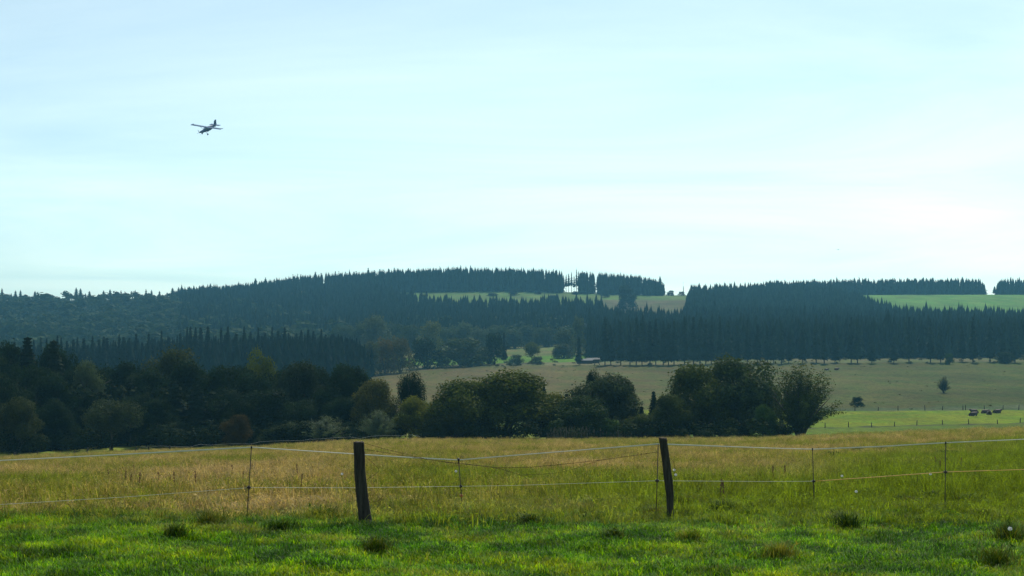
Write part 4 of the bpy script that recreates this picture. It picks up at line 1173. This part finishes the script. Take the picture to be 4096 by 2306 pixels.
def aircraft():
    Y = 520.0
    sc = Y / F / 58.0                                # metres per pixel of the enlarged view
    c = Vector((px(740 + 1250 / 14.5, Y), Y, pz(460 + 785 / 14.5, Y)))
    h = Vector((-5.16, -8.75, -3.96)).normalized()
    wv = Vector((6.99, -3.48, -1.51)).normalized()
    up = h.cross(wv).normalized(); wv = up.cross(h).normalized()
    r = thing('airplane', 'small high-wing propeller airplane with fixed wheels flying over the valley', 'airplane', c)
    r.matrix_world = Matrix(((h.x, wv.x, up.x, c.x), (h.y, wv.y, up.y, c.y), (h.z, wv.z, up.z, c.z), (0, 0, 0, 1)))
    P = M['plane']
    # x forward, y to the aircraft's port side, z up; the wing spar is at x = 0, z = 0.2
    f = loft([(4.55, -0.62, 0.10, 0.12), (4.2, -0.62, 0.28, 0.30), (3.4, -0.62, 0.42, 0.45), (2.3, -0.60, 0.52, 0.56), (1.5, -0.55, 0.58, 0.64), (0.95, -0.32, 0.60, 0.88), (0.2, -0.28, 0.60, 0.92),
              (-1.4, -0.28, 0.64, 0.98), (-2.4, -0.20, 0.60, 0.90), (-3.6, -0.06, 0.48, 0.72), (-4.8, 0.06, 0.34, 0.52), (-6.0, 0.16, 0.14, 0.34)]).build('fuselage', P, r)
    MB().add([(1.52, -0.50, 0.12), (1.52, 0.50, 0.12), (0.93, 0.50, 0.50), (0.93, -0.50, 0.50), (1.60, -0.50, 0.14), (1.60, 0.50, 0.14), (0.99, 0.50, 0.545), (0.99, -0.50, 0.545)],
             [(0, 3, 2, 1), (4, 5, 6, 7), (0, 1, 5, 4), (1, 2, 6, 5), (2, 3, 7, 6), (3, 0, 4, 7)]).build('windscreen', M['glass'], f, False)
    for s in (-1, 1):
        for (x0, x1) in ((0.95, 0.42), (0.2, -0.5), (-0.65, -1.3)):
            slab([(x0, s * 0.605, -0.12), (x0 - 0.08, s * 0.60, 0.38), (x1, s * 0.60, 0.38), (x1, s * 0.605, -0.12)], 0.012, (0, 1, 0)).build('window', M['glass'], f, False)
        w_ = airfoil_wing(s * 0.3, s * 7.95, 0.75, 1.9, 0.55, 0.68, 0.075).build('wing', P, r, False)
        MB().add([(1.0 - 0.25, s * 7.9, 0.68), (1.0 - 0.25 - 1.95, s * 7.9, 0.68), (-1.25, s * 8.02, 0.88), (0.55, s * 8.02, 0.88), (0.75, s * 7.96, 0.66), (-1.2, s * 7.96, 0.66), (-1.25, s * 8.05, 0.88), (0.55, s * 8.05, 0.88)],
                 [(0, 1, 2, 3), (4, 7, 6, 5), (0, 4, 5, 1), (1, 5, 6, 2), (2, 6, 7, 3), (3, 7, 4, 0)]).build('wing_tip', P, w_, False)
        MB().tube([(0.55, s * 0.58, -0.95), (0.25, s * 3.4, 0.56)], 0.055, 7).build('wing_strut', P, r)
        slab([(-4.5, 0, 0.30), (-4.62, s * 2.5, 0.34), (-6.15, s * 2.5, 0.34), (-6.05, 0, 0.30)], 0.05, (0, 0, 1)).build('tailplane', P, r, False)
        MB().tube([(1.35, s * 0.4, -1.05), (1.30, s * 1.45, -1.95)], 0.06, 7).build('gear_leg', P, r)
        MB().tube([(0.55, s * 0.45, -1.1), (1.25, s * 1.45, -1.95)], 0.05, 7).build('gear_leg', P, r)
        wh = MB(); wh.tube([(1.30, s * 1.42, -2.0), (1.30, s * 1.48, -2.0), (1.30, s * 1.62, -2.0), (1.30, s * 1.68, -2.0)], [0.30, 0.38, 0.38, 0.30], 16)
        wo = wh.build('wheel', M['tyre'], r)
        MB().tube([(1.30, s * 1.40, -2.0), (1.30, s * 1.70, -2.0)], 0.12, 10).build('hub', M['prop'], wo)
    slab([(-4.55, 0, 0.30), (-5.0, 0, 2.10), (-5.35, 0, 2.20), (-5.55, 0, 2.50), (-6.35, 0, 2.42), (-6.30, 0, 0.10), (-5.4, 0, 0.10)], 0.055, (0, 1, 0)).build('fin', P, r, False)
    MB().tube([(-5.3, 0, -0.05), (-5.7, 0, -0.55)], 0.05, 6).build('tail_gear_leg', P, r)
    MB().tube([(-5.72, -0.06, -0.60), (-5.72, 0.06, -0.60)], 0.15, 12).build('tail_wheel', M['tyre'], r)
    MB().ball((-0.6, 0.1, -1.25), (0.55, 0.3, 0.22), 10, 6).build('belly_fairing', P, r)
    MB().tube([(4.5, 0, -0.62), (4.75, 0, -0.62), (4.95, 0, -0.62)], [0.20, 0.14, 0.02], 12).build('spinner', M['prop'], r)
    for k in range(4):
        a = R_(28 + 90 * k)
        d = Vector((0, math.cos(a), math.sin(a))); t = Vector((0.5, -math.sin(a) * 0.8, math.cos(a) * 0.8))
        b = Vector((4.66, 0, -0.62))
        slab([b + d * 0.1 - t * 0.04, b + d * 0.6 - t * 0.10, b + d * 1.25 - t * 0.07, b + d * 1.28 + t * 0.05, b + d * 0.6 + t * 0.10, b + d * 0.1 + t * 0.04], 0.02, (1, 0, 0)).build('propeller_blade', M['prop'], r, False)


aircraft()
bx = thing('bird', 'tiny grey bird gliding above the far forested ridge', 'bird', at(3353, 998, 420))
MB().ball((0, 0, 0), (0.28, 0.10, 0.09), 8, 6).build('body', M['bird'], bx)
for s in (-1, 1):
    slab([(0, 0, 0.03), (s * 0.38, -0.05, 0.09), (s * 0.75, 0.04, 0.05), (s * 0.38, 0.14, 0.09), (0, 0.16, 0.03)], 0.012, (0, 0, 1)).build('wing', M['bird'], bx, False)


# ------------------------------------------------------------------ grass
def blades(seed, n, rad, hlo, hhi, wid, bend, seedhead=0.0, lean=0.15, soft=False):
    """a small tuft of bent blades as one mesh"""
    rng = np.random.default_rng(seed)
    V, Q, T = [], [], []
    for i in range(n):
        a, r = rng.uniform(0, 6.28), rad * (math.sqrt(rng.uniform()) if not soft else abs(rng.normal(0, 0.62)))
        p = np.array([math.cos(a) * r, math.sin(a) * r, -0.02])
        h = rng.uniform(hlo, hhi); b = rng.uniform(0, 6.28)
        d = np.array([math.cos(b), math.sin(b), 0])
        s = np.array([-d[1], d[0], 0]) * wid * rng.uniform(0.6, 1.3)
        k = h * bend * rng.uniform(0.3, 1.4); l = h * lean * rng.uniform(0, 1)
        p1 = p + d * (k * 0.25 + l * 0.5) + np.array([0, 0, h * 0.55]); p2 = p + d * (k * 0.65 + l * 0.8) + np.array([0, 0, h * 0.86]); p3 = p + d * (k * 1.1 + l) + np.array([0, 0, h * (1.0 - 0.12 * bend)])
        j = len(V)
        V += [p - s, p + s, p1 - s * 0.9, p1 + s * 0.9, p2 - s * 0.6, p2 + s * 0.6, p3]
        Q += [(j, j + 1, j + 3, j + 2), (j + 2, j + 3, j + 5, j + 4)]
        T.append((j + 4, j + 5, j + 6))
        if rng.uniform() < seedhead:
            for q in range(4):
                c = p2 + (p3 - p2) * rng.uniform(0, 1.1)
                e = np.array([rng.normal(), rng.normal(), rng.normal() * 0.5 + 0.6]) * 0.022
                f = np.array([rng.normal(), rng.normal(), 0]) * 0.008
                j = len(V); V += [c - f, c + f, c + e]; T.append((j, j + 1, j + 2))
    return np.array(V), np.array(T), np.array(Q)


def tuft_set(name, mat, specs):
    coll = bpy.data.collections.new(name)
    for i, sp in enumerate(specs):
        v, t, q = blades(*sp)
        o = bpy.data.objects.new(name + '_tuft', mesh_np(name + '_tuft', v, tri=t, quad=q, mat=M[mat]))
        coll.objects.link(o)
    return coll


def grow(name, label, pts, coll, smin, smax, seed):
    me = bpy.data.meshes.new(name)
    pts = np.asarray(pts, np.float32)
    me.vertices.add(len(pts)); me.vertices.foreach_set('co', pts.ravel())
    o = obj(name, me)
    tag(o, label, 'grass', kind='stuff')
    g = bpy.data.node_groups.new(name, 'GeometryNodeTree')
    g.interface.new_socket('Geometry', in_out='INPUT', socket_type='NodeSocketGeometry')
    g.interface.new_socket('Geometry', in_out='OUTPUT', socket_type='NodeSocketGeometry')
    N = g.nodes.new
    gi, go = N('NodeGroupInput'), N('NodeGroupOutput')
    ip = N('GeometryNodeInstanceOnPoints'); ci = N('GeometryNodeCollectionInfo')
    ci.inputs['Collection'].default_value = coll
    ci.inputs['Separate Children'].default_value = True
    ci.inputs['Reset Children'].default_value = True
    ip.inputs['Pick Instance'].default_value = True
    rr = N('FunctionNodeRandomValue'); rr.data_type = 'FLOAT_VECTOR'
    rr.inputs[0].default_value = (-0.12, -0.12, 0); rr.inputs[1].default_value = (0.12, 0.12, 6.283)
    rs = N('FunctionNodeRandomValue'); rs.data_type = 'FLOAT'
    rs.inputs[2].default_value = smin; rs.inputs[3].default_value = smax
    rr.inputs['Seed'].default_value = seed; rs.inputs['Seed'].default_value = seed + 1
    L = g.links.new
    L(gi.outputs[0], ip.inputs['Points']); L(ci.outputs[0], ip.inputs['Instance'])
    L(rr.outputs[0], ip.inputs['Rotation']); L(rs.outputs[1], ip.inputs['Scale'])
    L(ip.outputs[0], go.inputs[0])
    o.modifiers.new('grow', 'NODES').node_group = g
    return o


def strew(Ylo, Yhi, dens, keep=None, seed=1, ulo=-110, uhi=1134):
    """points on the ground, dens(Y) per square metre"""
    rng = np.random.default_rng(seed)
    P = []
    edges = np.exp(np.linspace(math.log(Ylo), math.log(Yhi), 40))
    for a, b in zip(edges[:-1], edges[1:]):
        m = (a + b) / 2
        wdt = (uhi - ulo) / F * b
        n = rng.poisson(dens(m) * wdt * (b - a))
        x = (ulo - 512) / F * b + rng.uniform(0, wdt, n); y = rng.uniform(a, b, n)
        P.append(np.stack([x, y], 1))
    P = np.concatenate(P)
    if keep is not None:
        P = P[keep(P[:, 0], P[:, 1], rng)]
    return np.stack([P[:, 0], P[:, 1], hgt(P[:, 0], P[:, 1])], 1)


lush = tuft_set('lush_grass', 'lush', [(1 + i, 60, 0.15, 0.035, 0.085 + 0.02 * (i % 3), 0.0040, 0.75) for i in range(5)])
rough = tuft_set('rough_grass', 'rough', [(11 + i, 46, 0.16, 0.05, 0.16, 0.0034, 0.75) for i in range(4)])
midg = tuft_set('short_meadow_grass', 'hay', [(61 + i, 30, 0.16, 0.06, 0.17 + 0.02 * i, 0.0045, 0.6, 0.15) for i in range(4)])
hay = tuft_set('meadow_grass', 'hay', [(21 + i, 14, 0.15, 0.14 + 0.03 * i, 0.40 + 0.03 * i, 0.0045, 0.45, 0.6) for i in range(5)])
grow('grass', 'short lush green pasture grass in front of the fence', strew(10.2, 26, lambda y: 60 * (13 / y) ** 0.8,
     lambda x, y, r: y < 20.5 + 6.0 * r.random(len(x)) ** 1.3 + 1.2 * np.sin(x * 0.6) + 1.2 * np.sin(x * 1.9 + 1) + 0.15 * np.clip(x, 0, 20), 1), lush, 0.75, 1.35, 1)
grow('rough_grass', 'longer rough grass along the fence line',
     strew(16.5, 34, lambda y: 34, lambda x, y, r: r.random(len(x)) < np.exp(-((y - 21.3 - 0.06 * x) / 3.0) ** 2) * patch(x, y, 1.7, 0.5) * 1.1, 2), rough, 0.6, 1.35, 2)
grow('rough_grass', 'scattered taller tufts in the lush pasture grass',
     strew(10.2, 20, lambda y: 18, lambda x, y, r: r.random(len(x)) < (patch(x, y, 2.1, 2.5) > 0.60) * 0.9, 5), rough, 0.4, 1.0, 5)
grow('meadow_grass', 'tan seeding meadow grass beyond the fence',
     strew(21.5, 152, lambda y: 52 * (24 / y) ** 1.2, lambda x, y, r: r.random(len(x)) < np.clip((y - 24 + 0.05 * x) / 9, 0.03, 1), 3), hay, 0.65, 1.25, 3)
grow('short_meadow_grass', 'yellow-green shorter meadow grass just beyond the fence',
     strew(19, 50, lambda y: 42 * (24 / y) ** 0.6, lambda x, y, r: r.random(len(x)) < np.clip((y - 18.5 + 0.05 * x) / 5, 0, 1), 7), midg, 0.7, 1.4, 7)

# clumps one can pick out along the fence
TUSS = [(830, 2110, 150, 'wide brownish grass tussock beside the stake over the tan grass'), (1290, 2085, 130, 'dark grass tussock in the shade at the foot of the thick wooden post'),
        (700, 2160, 90, 'small dark grass tussock below the wide brownish one'), (2372, 2035, 80, 'small grass tussock with reddish tips between stake and leaning post'),
        (2615, 2085, 110, 'dark grass tussock leaning on the foot of the leaning post'), (2760, 2170, 90, 'upright dark green grass tussock in the lush pasture below the leaning post'),
        (3625, 2025, 90, 'brownish grass tussock between the two stakes of the orange rope'), (3725, 2015, 50, 'very small dark tussock beside the stake carrying the orange rope'),
        (3865, 2018, 80, 'dark brown grass tussock just beyond the stake carrying the orange rope'), (4040, 2170, 120, 'large dark grass tussock in the pasture corner under the orange rope'),
        (3990, 2275, 170, 'lowest large dark green tussock in the pasture corner'), (2745, 2030, 110, 'green grass tussock on the sunny side of the leaning post'),
        (2900, 2060, 120, 'low dark tussock in the lush grass beyond the leaning post'), (2120, 2105, 70, 'small dark tussock in the lush grass between the wooden posts'),
        (3390, 2120, 110, 'low tussock in the lush grass below the white and orange line junction'),
        (1500, 2215, 120, 'broad low tussock in the lush grass below the thick wooden post'), 
        (2450, 2160, 90, 'mid-sized tussock in the lush grass between stake and leaning post'), (3120, 2240, 130, 'wide flat tussock far below the white line in the lush grass'),
         (1110, 2130, 110, 'green tussock between the wide brownish one and the thick post')]
for i, (sx, sy, sw, lb) in enumerate(TUSS):
    rr_ = (sy / 4.0 - V0) / F                            # where that photo row meets the pasture
    Y = 12.0
    for _ in range(60): Y = max(11.5, Y + 1.0 * (-gz(px(sx, Y), Y) - rr_ * Y) / max(rr_ - 0.068, 0.05))
    X = px(sx, Y); Wd = sw / 4.0 / F * Y
    r = thing('grass_tussock', lb, 'tussock', (X, Y, gz(X, Y)))
    v, t, q = blades(500 + i, 520, Wd * 0.50, 0.06, (0.15 if i > 14 else 0.19) + 0.06 * (sw > 100), 0.0042, 0.8, 0.03, 0.6, True)
    v = v * np.array([1.05, 0.75, 1.35])
    obj('blades', mesh_np('blades', v, tri=t, quad=q, mat=M['tuss']), r)

# far green weed clumps in the meadow
for (sx, sy, sw, lb) in [(3330, 1845, 90, 'dark green nettle patch in the meadow behind the white tape'), (3435, 1826, 70, 'second smaller dark nettle patch in the meadow behind the white tape'), (3530, 1830, 70, 'thin dark weed patch in the meadow farther along the white tape'), (3800, 1836, 110, 'flat weed patch in the meadow behind the end stake')]:
    rr_ = (sy / 4.0 - V0) / F
    Y = 40.0
    for _ in range(80): Y = min(140, max(20, Y + 0.8 * (-gz(px(sx, Y), Y) - rr_ * Y) / max(rr_ - 0.07, 0.02)))
    X = px(sx, Y); Wd = sw / 4.0 / F * Y
    tree('weed_patch', 'farbush', X, Y, 0.42, Wd, (0.035, 0.065, 0.016), lb, 'weeds')

# dandelion clocks and dock stalks
for (sx, sy, Y, lb) in [(1368, 1896, 27, 'white dandelion clock beside the thick wooden post'), (1824, 1885, 26, 'white dandelion clock near the knob-topped stake'), (2697, 1880, 25, 'upper of two white dandelion clocks beside the leaning post'),
                        (2703, 1899, 24, 'lower of two white dandelion clocks beside the leaning post'), (3368, 1904, 27, 'white dandelion clock above the orange rope'), (3722, 1896, 25, 'white dandelion clock just below the orange rope'), (4040, 2115, 15.2, 'white dandelion clock low in the lush grass by the large tussock'), (3425, 1966, 23.5, 'white dandelion clock under the orange rope')]:
    X = px(sx, Y); zt = max(pz(sy, Y), gz(X, Y) + 0.1)
    r = thing('dandelion', lb, 'flower', (X, Y, gz(X, Y)))
    H = zt - gz(X, Y)
    MB().tube([(0, 0, -0.02), (0.01, 0, H * 0.5), (0, 0, H)], 0.003, 5).build('stem', M['lush'], r)
    fl = MB(); rg = random.Random(int(sx))
    for k in range(120):
        d = Vector((rg.gauss(0, 1), rg.gauss(0, 1), rg.gauss(0, 1))).normalized(); e = d.orthogonal() * 0.004
        fl.add([d * 0.008 + Vector((0, 0, H)), d * 0.026 + e + Vector((0, 0, H)), d * 0.026 - e + Vector((0, 0, H))], [(0, 1, 2)])
    fl.build('seed_head', M['fluff'], r, False)
DOCK = [(440, 1956, 34), (498, 1962, 32), (520, 1980, 30), (555, 1982, 29), (632, 1960, 31), (645, 1948, 33), (684, 1966, 30), (700, 1972, 29), (755, 1938, 33), (785, 1955, 30), (932, 1908, 38), (1008, 1905, 38), (975, 1940, 32), (512, 1895, 42), (535, 1890, 42),
        (1190, 1925, 34), (1246, 1905, 36), (1200, 1985, 27), (2880, 1975, 25), (2898, 1985, 24.5), (3092, 1930, 30), (3140, 1935, 30), (3740, 1870, 36), (3845, 1870, 36), (3760, 1880, 34)]
for (sx, sy, Y) in DOCK:
    X = px(sx, Y); z0 = gz(X, Y); H = max(0.55, min(1.0, pz(sy, Y) - z0 + 0.15))
    r = thing('dock_stalk', 'reddish brown seeding dock stalk standing in the tan grass', 'weed', (X, Y, z0), 'dock stalks in the meadow', RNG.uniform(0, 6))
    ln = RNG.uniform(-0.08, 0.08)
    MB().tube([(0, 0, -0.03), (ln * .5, 0, H * .5), (ln, 0, H)], [0.006, 0.005, 0.003], 5).build('stem', M['dock'], r)
    sd_ = MB(); rg = random.Random(int(sx))
    for k in range(34):
        z = H * rg.uniform(0.5, 1.0); a = rg.uniform(0, 6.28); q = rg.uniform(0.008, 0.022)
        sd_.ball((ln * z / H + math.cos(a) * q, math.sin(a) * q, z), (0.009, 0.009, 0.013), 4, 3)
    sd_.build('seeds', M['dock'], r)

# pale weed stalks before the shrubs
def weeds():
    rng = np.random.default_rng(77)
    V, T = [], []
    for i in range(230):
        sx = rng.choice([rng.normal(2230, 30), rng.normal(2345, 45), rng.normal(2290, 50), rng.normal(2490, 20)])
        Y = rng.uniform(149, 153); X = px(sx, Y); z = gz(X, Y); H = rng.uniform(0.6, 1.9) * (1.0 if 2180 < sx < 2430 else 0.7)
        d = rng.normal(0, 0.06)
        j = len(V)
        V += [(X - 0.025, Y, z), (X + 0.025, Y, z), (X + d, Y, z + H), (X + d - 0.05, Y, z + H * 0.75), (X + d + 0.06, Y + .03, z + H * 0.78), (X + d, Y + .05, z + H * 1.02)]
        T += [(j, j + 1, j + 2), (j + 3, j + 4, j + 5)]
    o = obj('weed_stalks', mesh_np('weed_stalks', V, tri=T, mat=M['reed']))
    tag(o, 'pale dry weed stalks standing before the dark bushes', 'weeds', kind='stuff')


weeds()

# ------------------------------------------------------------------ haze: even, pale air round the whole place
def haze():
    m, n, N, L = material('hazy_air')
    o = N('ShaderNodeOutputMaterial'); v = N('ShaderNodeVolumePrincipled')
    v.inputs['Color'].default_value = (0.22, 0.64, 0.96, 1)
    v.inputs['Density'].default_value = 0.00016
    v.inputs['Anisotropy'].default_value = 0.2
    L(v.outputs[0], o.inputs['Volume'])
    h = MB().box((-1600, -300, -40), (1600, 2700, 112)).build('haze', m, None, False)
    tag(h, 'pale blue haze filling the valley air', 'haze', kind='stuff')


haze()
